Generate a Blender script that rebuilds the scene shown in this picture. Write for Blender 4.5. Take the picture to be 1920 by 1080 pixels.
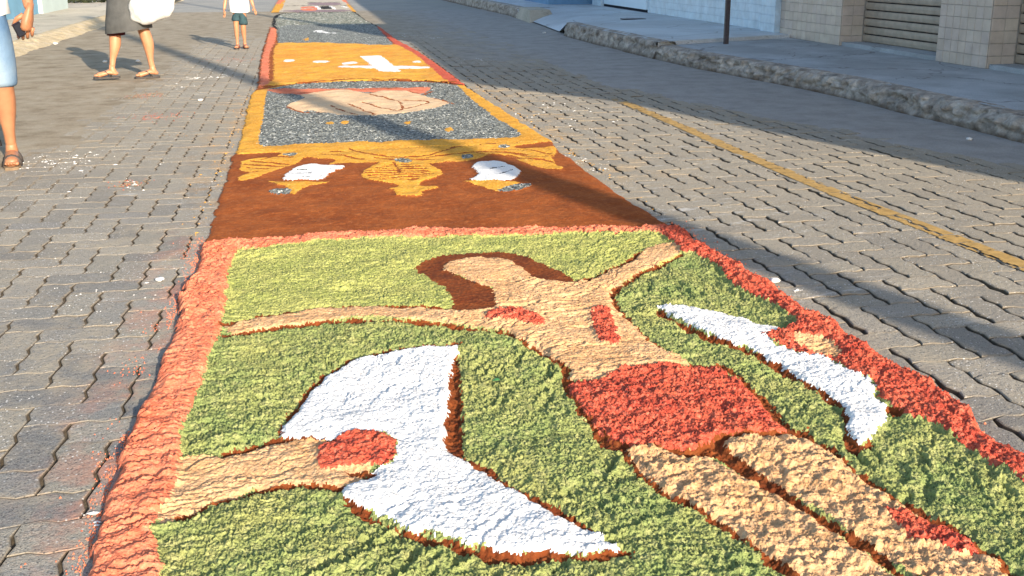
import bpy, bmesh, math, random
import numpy as np
from mathutils import Vector, Matrix

for o in list(bpy.data.objects): bpy.data.objects.remove(o)
SC = bpy.context.scene
COL = SC.collection
R = math.radians
random.seed(7); RNG = np.random.default_rng(7)

# ------------------------------------------------------------------ camera
CAMH, FPX = 1.2, 1800.0
TH = math.atan(435 / FPX)                       # pitch down
PS = math.atan(395 / FPX * math.cos(TH))        # yaw to the right of the street
cam = bpy.data.cameras.new('camera'); camo = bpy.data.objects.new('camera', cam); COL.objects.link(camo)
cam.sensor_width = 36; cam.lens = 36 * FPX / 1920; cam.shift_y = -180 / 1920
cam.clip_start = .05; cam.clip_end = 2000
camo.location = (0, 0, CAMH); camo.rotation_euler = (R(90) - TH, 0, -PS)
SC.camera = camo
# ------------------------------------------------------------------ light
SUN_EL, SUN_AZ = R(20.3), math.atan(.35)        # sun behind the camera, right of the street axis
to_sun = Vector((math.sin(SUN_AZ) * math.cos(SUN_EL), -math.cos(SUN_AZ) * math.cos(SUN_EL), math.sin(SUN_EL)))
W = bpy.data.worlds.new('World'); SC.world = W; W.use_nodes = True
wn = W.node_tree.nodes; sky = wn.new('ShaderNodeTexSky'); sky.sky_type = 'NISHITA'; sky.sun_disc = False
sky.sun_elevation = SUN_EL
sky.sun_rotation = math.atan2(to_sun.x, to_sun.y)   # clockwise from +Y
wn['Background'].inputs[1].default_value = .15
W.node_tree.links.new(sky.outputs[0], wn['Background'].inputs[0])
sun = bpy.data.lights.new('sun', 'SUN'); suno = bpy.data.objects.new('sun', sun); COL.objects.link(suno)
sun.energy = 4.4; sun.angle = R(.5); sun.color = (1, .88, .72)
suno.rotation_euler = to_sun.to_track_quat('Z', 'Y').to_euler()
SC.view_settings.view_transform = 'Standard'; SC.view_settings.look = 'None'
SC.view_settings.exposure = 1.06; SC.view_settings.gamma = 1; SC.view_settings.use_curve_mapping = False

# ------------------------------------------------------------------ measuring the ground from the photograph
def ray(px, py):
    x = (px - 960) / FPX; y = -(py - 360) / FPX
    fw = math.cos(TH) + y * math.sin(TH); up = y * math.cos(TH) - math.sin(TH)
    return x * math.cos(PS) + fw * math.sin(PS), -x * math.sin(PS) + fw * math.cos(PS), up
def G(px, py, z=0.):
    X, Y, u = ray(px, py); t = (z - CAMH) / u
    return (X * t, Y * t)
def P(s, z=.02):                                # 'x,y x,y ...' -> ground points
    return np.array([G(*map(float, q.split(',')), z) for q in s.split()])

# ------------------------------------------------------------------ helpers
def tag(o, label=None, cat=None, group=None, kind=None):
    if label: o['label'] = label
    if cat: o['category'] = cat
    if group: o['group'] = group
    if kind: o['kind'] = kind
    return o
def empty(name, loc=(0, 0, 0)):
    o = bpy.data.objects.new(name, None); o.location = loc; o.empty_display_size = .1; COL.objects.link(o); return o
def mobj(name, V, F, mat, parent=None, smooth=False, kind=None):
    me = bpy.data.meshes.new(name)
    V = np.asarray(V, float)
    me.from_pydata(V.tolist(), [], [list(f) for f in F]); me.update()
    if smooth: me.shade_smooth()
    if mat: me.materials.append(mat)
    o = bpy.data.objects.new(name, me); COL.objects.link(o)
    if parent: o.parent = parent
    if kind: o['kind'] = kind
    return o
def quadmesh(name, V, Q, mat, parent=None, smooth=True, kind=None):   # fast numpy path
    me = bpy.data.meshes.new(name); n = len(Q)
    me.vertices.add(len(V)); me.vertices.foreach_set('co', np.ascontiguousarray(V, dtype=np.float32).ravel())
    me.loops.add(4 * n); me.loops.foreach_set('vertex_index', np.ascontiguousarray(Q, dtype=np.int32).ravel())
    me.polygons.add(n); me.polygons.foreach_set('loop_start', np.arange(0, 4 * n, 4, dtype=np.int32))
    me.polygons.foreach_set('loop_total', np.full(n, 4, dtype=np.int32))
    me.polygons.foreach_set('use_smooth', np.full(n, smooth, dtype=bool))
    me.update(calc_edges=True); me.validate()
    me.materials.append(mat)
    o = bpy.data.objects.new(name, me); COL.objects.link(o)
    if parent: o.parent = parent
    if kind: o['kind'] = kind
    return o
class MB:
    def __init__(s): s.V = []; s.F = []
    def add(s, V, F):
        n = len(s.V); s.V += [tuple(v) for v in V]; s.F += [[i + n for i in f] for f in F]; return s
    def box(s, x0, x1, y0, y1, z0, z1, b=0.):
        if b <= 0:
            V = [(x, y, z) for z in (z0, z1) for y in (y0, y1) for x in (x0, x1)]
            F = [(0, 2, 3, 1), (4, 5, 7, 6), (0, 1, 5, 4), (2, 6, 7, 3), (0, 4, 6, 2), (1, 3, 7, 5)]
            return s.add(V, F)
        bm = bmesh.new(); bmesh.ops.create_cube(bm, size=1)
        for v in bm.verts: v.co = Vector(((x0 + x1) / 2 + v.co.x * (x1 - x0), (y0 + y1) / 2 + v.co.y * (y1 - y0), (z0 + z1) / 2 + v.co.z * (z1 - z0)))
        bmesh.ops.bevel(bm, geom=bm.edges[:], offset=b, segments=1, affect='EDGES')
        bm.verts.ensure_lookup_table()
        s.add([v.co[:] for v in bm.verts], [[v.index for v in f.verts] for f in bm.faces]); bm.free(); return s
    def loft(s, rings, n=16, cap=True):          # rings: (cx,cy,cz,rx,ry[,yaw])
        base = len(s.V)
        for r in rings:
            cx, cy, cz, rx, ry = r[:5]; yaw = r[5] if len(r) > 5 else 0
            for i in range(n):
                a = 2 * math.pi * i / n; x = rx * math.cos(a); y = ry * math.sin(a)
                s.V.append((cx + x * math.cos(yaw) - y * math.sin(yaw), cy + x * math.sin(yaw) + y * math.cos(yaw), cz))
        for k in range(len(rings) - 1):
            for i in range(n):
                j = (i + 1) % n
                s.F.append([base + k * n + i, base + k * n + j, base + (k + 1) * n + j, base + (k + 1) * n + i])
        if cap:
            s.F.append([base + i for i in range(n)][::-1]); s.F.append([base + (len(rings) - 1) * n + i for i in range(n)])
        return s
    def tube(s, pts, radii, n=8, flat=1.):       # tube along a 3-D path
        pts = [Vector(p) for p in pts]; base = len(s.V)
        for k, p in enumerate(pts):
            t = (pts[min(k + 1, len(pts) - 1)] - pts[max(k - 1, 0)]).normalized()
            up = Vector((0, 0, 1)) if abs(t.z) < .95 else Vector((1, 0, 0))
            u = t.cross(up).normalized(); w = u.cross(t).normalized()
            r = radii[k] if hasattr(radii, '__len__') else radii
            for i in range(n):
                a = 2 * math.pi * i / n
                s.V.append(tuple(p + u * (r * math.cos(a)) + w * (r * flat * math.sin(a))))
        for k in range(len(pts) - 1):
            for i in range(n):
                j = (i + 1) % n
                s.F.append([base + k * n + i, base + k * n + j, base + (k + 1) * n + j, base + (k + 1) * n + i])
        s.F.append([base + i for i in range(n)][::-1]); s.F.append([base + (len(pts) - 1) * n + i for i in range(n)])
        return s
    def ball(s, c, r, nu=12, nv=8):
        rings = []
        base = len(s.V); rx, ry, rz = r if hasattr(r, '__len__') else (r, r, r)
        for k in range(1, nv):
            a = math.pi * k / nv
            for i in range(nu):
                b = 2 * math.pi * i / nu
                s.V.append((c[0] + rx * math.sin(a) * math.cos(b), c[1] + ry * math.sin(a) * math.sin(b), c[2] - rz * math.cos(a)))
        for k in range(nv - 2):
            for i in range(nu):
                j = (i + 1) % nu
                s.F.append([base + k * nu + i, base + k * nu + j, base + (k + 1) * nu + j, base + (k + 1) * nu + i])
        s.F.append([base + i for i in range(nu)][::-1]); s.F.append([base + (nv - 2) * nu + i for i in range(nu)])
        return s
    def build(s, name, mat, parent=None, smooth=False, kind=None):
        return mobj(name, s.V, s.F, mat, parent, smooth, kind)
def link_copy(o, parent=None, loc=None, rot=None):
    c = o.copy(); COL.objects.link(c)
    if parent: c.parent = parent
    if loc is not None: c.location = loc
    if rot is not None: c.rotation_euler = rot
    return c

# numpy gradient noise
_rs = np.random.RandomState(11); _PERM = np.tile(_rs.permutation(512), 2)
_ang = _rs.rand(512) * 2 * np.pi; _GX = np.cos(_ang); _GY = np.sin(_ang)
def pn(x, y, seed=0):
    x = np.asarray(x, float) + 31.7 * seed; y = np.asarray(y, float) - 17.3 * seed
    xi = np.floor(x).astype(int); yi = np.floor(y).astype(int); xf = x - xi; yf = y - yi
    u = xf * xf * xf * (xf * (xf * 6 - 15) + 10); v = yf * yf * yf * (yf * (yf * 6 - 15) + 10)
    def g(ix, iy, dx, dy):
        h = _PERM[(_PERM[ix % 512] + iy) % 512]
        return _GX[h] * dx + _GY[h] * dy
    a = g(xi, yi, xf, yf); b = g(xi + 1, yi, xf - 1, yf); c = g(xi, yi + 1, xf, yf - 1); d = g(xi + 1, yi + 1, xf - 1, yf - 1)
    return 1.5 * ((a * (1 - u) + b * u) * (1 - v) + (c * (1 - u) + d * u) * v)
def fbm(x, y, o=3, seed=0):
    s = 0; a = 1; n = 0
    for k in range(o):
        s = s + a * pn(x * 2 ** k, y * 2 ** k, seed + k * 3); n += a; a *= .5
    return s / n
def blur(A, r, it=2):
    for _ in range(it):
        for ax in (0, 1):
            B = np.pad(A, [(r, r) if i == ax else (0, 0) for i in (0, 1)], mode='edge')
            c = np.cumsum(B, axis=ax); c = np.insert(c, 0, 0, axis=ax)
            n = A.shape[ax]; k = 2 * r + 1
            A = (np.take(c, np.arange(k, k + n), axis=ax) - np.take(c, np.arange(0, n), axis=ax)) / k
    return A

# ------------------------------------------------------------------ materials
def nt(name):
    m = bpy.data.materials.new(name); m.use_nodes = True; t = m.node_tree
    return m, t, t.nodes['Principled BSDF']
def N(t, kind, **k):
    n = t.nodes.new('ShaderNode' + kind)
    for a, v in k.items():
        if a in n.inputs: n.inputs[a].default_value = v
        else: setattr(n, a, v)
    return n
def pos(t): return N(t, 'NewGeometry').outputs['Position']
def noise(t, vec, scale, detail=3, rough=.55, dist=0):
    n = N(t, 'TexNoise'); n.inputs['Scale'].default_value = scale; n.inputs['Detail'].default_value = detail
    n.inputs['Roughness'].default_value = rough; n.inputs['Distortion'].default_value = dist
    t.links.new(vec, n.inputs['Vector']); return n.outputs['Fac']
def voro(t, vec, scale, feature='F1', out='Distance'):
    n = N(t, 'TexVoronoi'); n.feature = feature; n.inputs['Scale'].default_value = scale
    t.links.new(vec, n.inputs['Vector']); return n.outputs[out]
def ramp(t, fac, stops):
    n = N(t, 'ValToRGB'); e = n.color_ramp.elements
    while len(e) < len(stops): e.new(.5)
    for i, (p, c) in enumerate(stops):
        e[i].position = p; e[i].color = (*c, 1) if hasattr(c, '__len__') else (c, c, c, 1)
    t.links.new(fac, n.inputs[0]); return n.outputs[0]
def mix(t, fac, a, b, mode='MIX'):
    n = N(t, 'Mix'); n.data_type = 'RGBA'; n.blend_type = mode
    for s, v in ((0, fac), (6, a), (7, b)):
        if hasattr(v, 'is_linked'): t.links.new(v, n.inputs[s])
        else: n.inputs[s].default_value = v if s == 0 else ((*v, 1) if hasattr(v, '__len__') else (v, v, v, 1))
    return n.outputs[2]
def math_(t, op, a, b=0., c=0.):
    n = N(t, 'Math'); n.operation = op
    for i, v in enumerate((a, b, c)):
        if hasattr(v, 'is_linked'): t.links.new(v, n.inputs[i])
        else: n.inputs[i].default_value = v
    return n.outputs[0]
def bump(t, bsdf, h, dist, prev=None):
    n = N(t, 'Bump'); n.inputs['Strength'].default_value = 1; n.inputs['Distance'].default_value = dist
    t.links.new(h, n.inputs['Height'])
    if prev: t.links.new(prev, n.inputs['Normal'])
    t.links.new(n.outputs[0], bsdf.inputs['Normal']); return n.outputs[0]
def fin(t, b, col, rough=.9, spec=.3):
    if hasattr(col, 'is_linked'): t.links.new(col, b.inputs['Base Color'])
    else: b.inputs['Base Color'].default_value = (*col, 1)
    b.inputs['Roughness'].default_value = rough; b.inputs['Specular IOR Level'].default_value = spec
def sawdust(name, c1, c2, c3=None, grain=170, bd=.004, patch=14, fleck=None, flecks=.0, spec=.15):
    m, t, b = nt(name); p = pos(t)
    col = ramp(t, noise(t, p, patch, 4), [(.35, c1), (.65, c2)])
    if c3: col = mix(t, ramp(t, noise(t, p, patch * 9, 2), [(.48, 0), (.78, .8)]), col, c3)
    g = noise(t, p, grain, 2, .6)
    col = mix(t, .55, col, ramp(t, g, [(.3, .55), (.7, 1)]), 'MULTIPLY')
    if fleck: col = mix(t, ramp(t, noise(t, p, grain * 1.3, 1), [(.72 - flecks, 0), (.76 - flecks, 1)]), col, fleck)
    fin(t, b, col, .95, spec)
    n1 = bump(t, b, g, bd)
    v = voro(t, p, grain * .55)
    bump(t, b, v, bd * .8, n1)
    return m
M = {}
def stone(name, sc, stops):
    m, t, b = nt(name); p = pos(t)
    v = N(t, 'TexVoronoi'); v.inputs['Scale'].default_value = sc; t.links.new(p, v.inputs['Vector'])
    sp = N(t, 'SeparateColor'); t.links.new(v.outputs['Color'], sp.inputs[0])
    col = ramp(t, sp.outputs[0], stops)
    col = mix(t, .6, col, ramp(t, noise(t, p, 4, 4), [(.3, .75), (.7, 1.1)]), 'MULTIPLY')
    fin(t, b, col, .9, .2)
    n1 = bump(t, b, v.outputs['Distance'], .006); bump(t, b, noise(t, p, sc * 2, 2), .003, n1); return m
M['green'] = sawdust('green_sawdust', (.42, .42, .13), (.36, .39, .11), (.50, .49, .19), 230, .0034, 6)
M['green_dark'] = sawdust('deep_green_sawdust', (.36, .37, .125), (.25, .315, .105), (.46, .45, .19), 230, .004, 4)
M['salmon'] = sawdust('salmon_sawdust', (.81, .245, .13), (.70, .17, .085), (.87, .36, .21), 190, .003, 8)
M['red'] = sawdust('red_sawdust', (.66, .125, .065), (.52, .075, .045), (.82, .26, .16), 200, .004, 9)
M['skin_dust'] = sawdust('tan_sawdust', (.72, .425, .215), (.62, .34, .155), (.80, .53, .30), 190, .003, 7)
M['brown'] = sawdust('brown_sawdust', (.23, .058, .014), (.15, .034, .010), (.32, .10, .03), 120, .003, 7)
M['brown_flat'] = sawdust('rust_brown_sawdust', (.34, .092, .020), (.25, .060, .012), (.42, .13, .035), 110, .002, 3.5, (.6, .25, .15), -.02)
M['white'] = sawdust('white_salt', (.90, .875, .83), (.85, .825, .78), None, 170, .0028, 9, spec=.3)
M['yellow'] = sawdust('yellow_sawdust', (.76, .38, .045), (.66, .30, .035), (.80, .46, .12), 90, .003, 5, (.20, .11, .02), .0)
M['yellow_orange'] = sawdust('orange_yellow_sawdust', (.78, .41, .05), (.72, .29, .04), (.80, .46, .12), 60, .003, 2.5, (.22, .12, .02), .01)
M['gravel'] = stone('grey_stone_dust', 75, [(0, (.05, .05, .046)), (.25, (.13, .14, .13)), (.62, (.215, .225, .20)), (.87, (.29, .30, .27)), (.95, (.52, .52, .47)), (1, (.68, .67, .60))])
M['gravel_far'] = stone('mixed_grey_stone_dust', 32, [(0, (.08, .09, .07)), (.4, (.20, .22, .17)), (.7, (.33, .30, .23)), (.9, (.42, .40, .32)), (1, (.75, .75, .65))])
M['hand_dust'] = sawdust('pale_peach_sawdust', (.78, .56, .34), (.72, .48, .28), None, 90, .002, 5)
M['black_dust'] = sawdust('black_coffee_grounds', (.02, .017, .015), (.035, .03, .027), None, 90, .004, 9)
M['violet'] = sawdust('violet_grey_sawdust', (.22, .15, .17), (.30, .20, .20), (.55, .48, .42), 60, .004, 5)
M['pale'] = sawdust('pale_cream_sawdust', (.62, .55, .42), (.5, .42, .32), (.3, .26, .24), 60, .004, 5)

def paver_mat():
    m, t, b = nt('paver_concrete'); p = pos(t)
    at = N(t, 'Attribute'); at.attribute_name = 'tone'
    oi = N(t, 'ObjectInfo')
    rnd = math_(t, 'FRACT', math_(t, 'ADD', at.outputs['Fac'], oi.outputs['Random']))
    base = ramp(t, rnd, [(0, (.165, .16, .152)), (.4, (.225, .218, .20)), (.62, (.29, .268, .232)), (.8, (.25, .235, .20)), (.9, (.33, .30, .25)), (1, (.195, .197, .20))])
    grit = noise(t, p, 260, 2, .7)
    base = mix(t, .8, base, ramp(t, grit, [(.34, .38), (.48, .95), (.66, 1.4)]), 'MULTIPLY')
    # dust that lies more on some areas than on others, a metre or two across
    d = noise(t, p, .9, 5, .6); d2 = noise(t, p, 9, 4, .65)
    dm = ramp(t, math_(t, 'MULTIPLY', d, d2), [(.20, 0), (.34, 1)])
    sep = N(t, 'SeparateXYZ'); t.links.new(p, sep.inputs[0])
    far = ramp(t, math_(t, 'MULTIPLY', math_(t, 'ADD', sep.outputs['Y'], math_(t, 'MAXIMUM', sep.outputs['X'], 0.)), .06), [(.16, 0), (.40, 1)])
    dm = math_(t, 'MAXIMUM', math_(t, 'MULTIPLY', dm, .75), math_(t, 'MULTIPLY', far, math_(t, 'ADD', .35, math_(t, 'MULTIPLY', d, .7))))
    col = mix(t, dm, base, mix(t, d2, (.30, .255, .19), (.39, .335, .25)))
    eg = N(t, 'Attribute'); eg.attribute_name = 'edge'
    em = ramp(t, math_(t, 'MULTIPLY', math_(t, 'MINIMUM', eg.outputs['Fac'], 1.), math_(t, 'ADD', noise(t, p, 7, 4, .65), math_(t, 'MULTIPLY', noise(t, p, 40, 3, .7), .35))), [(.30, 0), (.62, 1)])
    em = math_(t, 'MULTIPLY', em, ramp(t, noise(t, p, 1.6, 3), [(.38, .12), (.6, .6)]))
    col = mix(t, em, col, (.25, .20, .14))
    st = ramp(t, noise(t, p, 2.3, 4, .7), [(.62, 0), (.74, 1)])
    col = mix(t, math_(t, 'MULTIPLY', st, .6), col, (.16, .145, .125))
    X_, Y_ = sep.outputs['X'], sep.outputs['Y']
    def band(v, a, b_, c_, d_): return math_(t, 'MULTIPLY', ramp(t, math_(t, 'MULTIPLY_ADD', v, .05, .5), [(.5 + a * .05, 0), (.5 + b_ * .05, 1)]), ramp(t, math_(t, 'MULTIPLY_ADD', v, .05, .5), [(.5 + c_ * .05, 1), (.5 + d_ * .05, 0)]))
    sn = ramp(t, noise(t, p, 5, 4, .7), [(.46, 0), (.66, 1)])
    k1 = math_(t, 'MULTIPLY', math_(t, 'MULTIPLY', band(X_, -.72, -.52, -.4, -.3), ramp(t, math_(t, 'MULTIPLY', Y_, .1), [(.42, 1), (.46, 0)])), sn)
    col = mix(t, math_(t, 'MULTIPLY', k1, .55), col, (.58, .20, .11))
    k2 = math_(t, 'MULTIPLY', math_(t, 'MULTIPLY', band(X_, -.85, -.5, -.4, -.3), band(Y_, 4.3, 5.3, 8.5, 9.8)), sn)
    col = mix(t, math_(t, 'MULTIPLY', k2, .6), col, (.50, .28, .10))
    k3 = math_(t, 'MULTIPLY', math_(t, 'MULTIPLY', band(X_, 1.5, 1.55, 1.7, 2.3), band(Y_, 4.6, 5.2, 9, 10)), sn)
    col = mix(t, math_(t, 'MULTIPLY', k3, .6), col, (.52, .34, .16))
    mp = N(t, 'Mapping'); t.links.new(p, mp.inputs[0]); mp.inputs['Scale'].default_value = (2.2, 9, 1)
    wsn = math_(t, 'MULTIPLY', ramp(t, noise(t, mp.outputs[0], 2.2, 5, .72), [(.56, 0), (.66, 1)]), ramp(t, noise(t, p, .75, 2), [(.50, 0), (.62, 1)]))
    col = mix(t, math_(t, 'MULTIPLY', wsn, .55), col, (.62, .60, .57))
    w = voro(t, p, 62); w2 = noise(t, p, 2.5, 2)
    sp = math_(t, 'MULTIPLY', ramp(t, w, [(.12, 1), (.19, 0)]), ramp(t, w2, [(.40, .15), (.58, 1)]))
    col = mix(t, sp, col, (.72, .70, .66))
    w3 = ramp(t, voro(t, p, 85), [(.17, 1), (.23, 0)])
    col = mix(t, math_(t, 'MULTIPLY', w3, .75), col, (.06, .057, .055))
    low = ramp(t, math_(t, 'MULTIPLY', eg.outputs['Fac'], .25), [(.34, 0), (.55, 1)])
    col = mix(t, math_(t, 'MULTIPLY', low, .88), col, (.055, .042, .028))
    fin(t, b, col, .9, .25)
    n1 = bump(t, b, grit, .0028)
    bump(t, b, noise(t, p, 55, 3), .004, n1)
    return m
M['paver'] = paver_mat()
def ground_mat(name, c1, c2, c3, sc=3., grain=150, bd=.002, rough=.92, spec=.25):
    m, t, b = nt(name); p = pos(t)
    col = ramp(t, noise(t, p, sc, 6, .65), [(.3, c1), (.5, c2), (.72, c3)])
    col = mix(t, .7, col, ramp(t, noise(t, p, grain, 2, .7), [(.3, .65), (.7, 1.15)]), 'MULTIPLY')
    sp = math_(t, 'MULTIPLY', ramp(t, voro(t, p, 30), [(.07, 1), (.12, 0)]), ramp(t, noise(t, p, 1.7), [(.5, 0), (.6, 1)]))
    col = mix(t, sp, col, (.6, .58, .55))
    fin(t, b, col, rough, spec)
    n1 = bump(t, b, noise(t, p, grain, 3, .7), bd)
    bump(t, b, noise(t, p, 12, 4), bd * 3, n1)
    return m
def sand_mat():
    m, t, b = nt('dusty_joint_sand'); p = pos(t); sep = N(t, 'SeparateXYZ'); t.links.new(p, sep.inputs[0])
    n = noise(t, p, 4, 6, .65)
    tan = ramp(t, n, [(.3, (.20, .155, .10)), (.5, (.31, .255, .18)), (.72, (.38, .33, .25))])
    gry = ramp(t, n, [(.3, (.26, .24, .22)), (.5, (.33, .31, .285)), (.72, (.39, .365, .34))])
    k = ramp(t, math_(t, 'MULTIPLY', math_(t, 'ADD', sep.outputs['X'], math_(t, 'MULTIPLY', noise(t, p, 1.2, 3), 1.6)), .25), [(.5, 0), (.95, 1)])
    col = mix(t, k, tan, gry)
    # joints between the pavers hold damp dark soil, the open dust lies above them
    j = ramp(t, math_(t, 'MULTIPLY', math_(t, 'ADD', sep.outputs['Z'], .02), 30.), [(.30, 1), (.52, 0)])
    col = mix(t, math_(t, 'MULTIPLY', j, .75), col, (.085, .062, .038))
    col = mix(t, .7, col, ramp(t, noise(t, p, 150, 2, .7), [(.3, .65), (.7, 1.15)]), 'MULTIPLY')
    col = mix(t, math_(t, 'MULTIPLY', ramp(t, voro(t, p, 30), [(.06, 1), (.10, 0)]), ramp(t, noise(t, p, 1.7), [(.5, 0), (.6, 1)])), col, (.6, .58, .55))
    fin(t, b, col, .92, .2)
    n1 = bump(t, b, noise(t, p, 150, 3, .7), .002); bump(t, b, noise(t, p, 12, 4), .005, n1); return m
M['sand'] = sand_mat()
M['far_road'] = ground_mat('far_paving', (.25, .24, .22), (.31, .295, .26), (.36, .335, .285), 1.2, 60, .003)
M['walk_right'] = ground_mat('grey_cement_pavement', (.34, .37, .39), (.42, .45, .47), (.52, .54, .55), 1.6, 90, .0015, .8)
M['platform'] = ground_mat('smooth_pale_cement', (.50, .55, .59), (.57, .61, .64), (.63, .66, .68), 1.1, 60, .0008, .5, .4)
M['walk_left'] = ground_mat('dusty_cement_pavement', (.44, .40, .32), (.53, .47, .37), (.60, .53, .42), 2.2, 60, .003)
M['kerb_left'] = ground_mat('sandy_kerb', (.42, .33, .20), (.54, .43, .27), (.60, .50, .36), 5, 60, .006)
for k_ in ('walk_right', 'platform', 'walk_left'):
    t_ = M[k_].node_tree; b_ = t_.nodes['Principled BSDF']; src = b_.inputs['Base Color'].links[0].from_socket
    wv = noise(t_, pos(t_), 3, 4, .6); mp_ = N(t_, 'VectorMath'); mp_.operation = 'MULTIPLY_ADD'
    t_.links.new(N(t_, 'TexNoise').outputs['Color'], mp_.inputs[0]); mp_.inputs[1].default_value = (.6, .6, 0); t_.links.new(pos(t_), mp_.inputs[2])
    cr = ramp(t_, voro(t_, mp_.outputs[0], .75, 'DISTANCE_TO_EDGE'), [(.004, 1), (.012, 0)])
    st_ = ramp(t_, noise(t_, pos(t_), .8, 5, .65), [(.42, 1), (.60, 0)])
    c_ = mix(t_, math_(t_, 'MULTIPLY', cr, .55), src, (.10, .09, .08)); c_ = mix(t_, math_(t_, 'MULTIPLY', st_, .28), c_, (.22, .19, .155))
    t_.links.new(c_, b_.inputs['Base Color'])
def kerb_mat():
    m, t, b = nt('crumbling_cement_kerb'); p = pos(t)
    col = ramp(t, noise(t, p, 7, 7, .7, .4), [(.28, (.11, .085, .065)), (.40, (.26, .225, .19)), (.55, (.43, .38, .325)), (.68, (.64, .57, .49))])
    sep = N(t, 'SeparateXYZ'); t.links.new(p, sep.inputs[0])
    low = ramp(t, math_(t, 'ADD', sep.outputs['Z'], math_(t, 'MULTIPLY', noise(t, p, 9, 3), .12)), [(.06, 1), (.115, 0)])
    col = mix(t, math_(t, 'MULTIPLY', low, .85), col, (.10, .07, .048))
    fin(t, b, col, .95, .2)
    n1 = bump(t, b, noise(t, p, 90, 4, .7), .006)
    bump(t, b, noise(t, p, 22, 4, .6), .02, n1); return m
M['kerb'] = kerb_mat()
def plain(name, c, rough=.6, spec=.4, var=.0, sc=20, bd=0, grain=300, metal=0):
    m, t, b = nt(name); p = pos(t)
    if var: 
        col = mix(t, ramp(t, noise(t, p, sc, 4), [(.3, 0), (.7, 1)]), tuple(x * (1 - var) for x in c), tuple(min(1, x * (1 + var)) for x in c))
        fin(t, b, col, rough, spec)
    else: fin(t, b, c, rough, spec)
    b.inputs['Metallic'].default_value = metal
    if bd: bump(t, b, noise(t, p, grain, 3), bd)
    return m
def tile_mat(name, cols, rough=.35):
    m, t, b = nt(name); p = pos(t); oi = N(t, 'ObjectInfo')
    at = N(t, 'Attribute'); at.attribute_name = 'tone'
    rnd = math_(t, 'FRACT', math_(t, 'ADD', at.outputs['Fac'], oi.outputs['Random']))
    col = ramp(t, rnd, [(i / (len(cols) - 1), c) for i, c in enumerate(cols)])
    g = ramp(t, noise(t, p, 6, 5, .65), [(.25, .78), (.7, 1.06)])
    col = mix(t, 1., col, g, 'MULTIPLY'); fin(t, b, col, rough, .4)
    bump(t, b, noise(t, p, 18, 2), .0012); return m
M['tile_beige'] = tile_mat('beige_glazed_tile', [(.56, .46, .375), (.61, .505, .41), (.58, .48, .41), (.65, .55, .44)])
M['tile_blue'] = tile_mat('pale_blue_glazed_tile', [(.56, .70, .80), (.62, .75, .84), (.58, .73, .83)])
M['grout'] = plain('dark_grout', (.38, .335, .29), .9, .2, .2, 12)
M['grout_blue'] = plain('blue_grey_grout', (.46, .57, .66), .9, .2, .15, 12)
M['slat'] = plain('dusty_shutter_paint', (.43, .35, .265), .55, .4, .16, 9, .001, 60)
M['wall_cream'] = plain('cream_render', (.60, .55, .47), .85, .2, .08, 2, .003, 40)
M['door'] = plain('pale_blue_door_paint', (.60, .74, .84), .45, .4, .04, 3)
M['blue_wall'] = plain('deep_blue_render', (.13, .26, .42), .8, .25, .12, 3, .002, 50)
M['blue_left'] = plain('dusty_blue_render', (.17, .34, .46), .8, .25, .1, 3, .002, 50)
M['pillar'] = plain('pale_mint_render', (.50, .58, .54), .8, .25, .05, 3, .002, 50)
M['pole'] = plain('dark_painted_steel', (.05, .04, .045), .5, .5, .3, 30, .001, 80)
M['upole'] = plain('grey_concrete_pole', (.35, .34, .32), .9, .2, .1, 5, .003, 60)
M['dark'] = plain('dark_gap', (.02, .022, .03), .9, .1)
M['skin'] = plain('warm_brown_skin', (.36, .155, .075), .42, .4, .14, 14, .0008, 400)
M['skin_l'] = plain('light_brown_skin', (.47, .215, .11), .42, .4, .12, 14, .0008, 400)
M['hair'] = plain('black_hair', (.02, .016, .013), .5, .4, .3, 60, .004, 220)
M['shirt'] = plain('white_cotton', (.70, .70, .70), .85, .2, .03, 9, .004, 16)
M['dress'] = plain('charcoal_cotton', (.085, .085, .082), .9, .2, .14, 14, .003, 26)
M['maroon'] = plain('dark_maroon_cloth', (.06, .015, .02), .9, .2)
M['bag'] = plain('white_bag_cloth', (.62, .61, .59), .7, .25, .05, 10, .014, 11)
M['shorts_g'] = plain('dark_teal_cotton', (.035, .07, .08), .9, .2, .2, 20, .004, 30)
M['rubber'] = plain('brown_black_rubber', (.055, .045, .04), .6, .3, .15, 40)
M['sole'] = plain('worn_tan_sole', (.22, .15, .09), .8, .2, .15, 40)
M['leather'] = plain('dark_red_leather', (.12, .035, .025), .5, .4, .15, 40)
M['eye'] = plain('eye_white', (.7, .7, .68), .3, .5)
M['lip'] = plain('lip_brown', (.30, .09, .06), .5, .4)
M['phone'] = plain('black_phone_glass', (.012, .01, .014), .15, .6)
def denim():
    m, t, b = nt('faded_light_denim'); p = pos(t)
    n = noise(t, p, 3.2, 3, .5)
    sep = N(t, 'SeparateXYZ'); t.links.new(p, sep.inputs[0])
    col = ramp(t, n, [(.34, (.085, .16, .27)), (.50, (.14, .22, .32)), (.66, (.23, .30, .37))])
    col = mix(t, .5, col, ramp(t, noise(t, p, 500, 1), [(.3, .75), (.7, 1.1)]), 'MULTIPLY')
    fin(t, b, col, .85, .2); bump(t, b, noise(t, p, 22, 3), .006); return m
M['denim'] = denim()
M['paint'] = plain('worn_yellow_road_paint', (.40, .25, .085), .8, .25, .22, 22, .002, 200)
M['powder'] = plain('spilled_white_powder', (.62, .61, .59), .95, .1)
M['leafy'] = plain('dark_leaf', (.035, .045, .02), .7, .3, .3, 30)
M['petal'] = plain('yellow_petal', (.75, .50, .04), .6, .3)
M['plank'] = plain('dark_plank', (.20, .17, .17), .85, .2, .35, 8, .003, 60)
M['plank2'] = plain('pale_plank', (.50, .46, .42), .85, .2, .2, 8, .003, 60)

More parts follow.
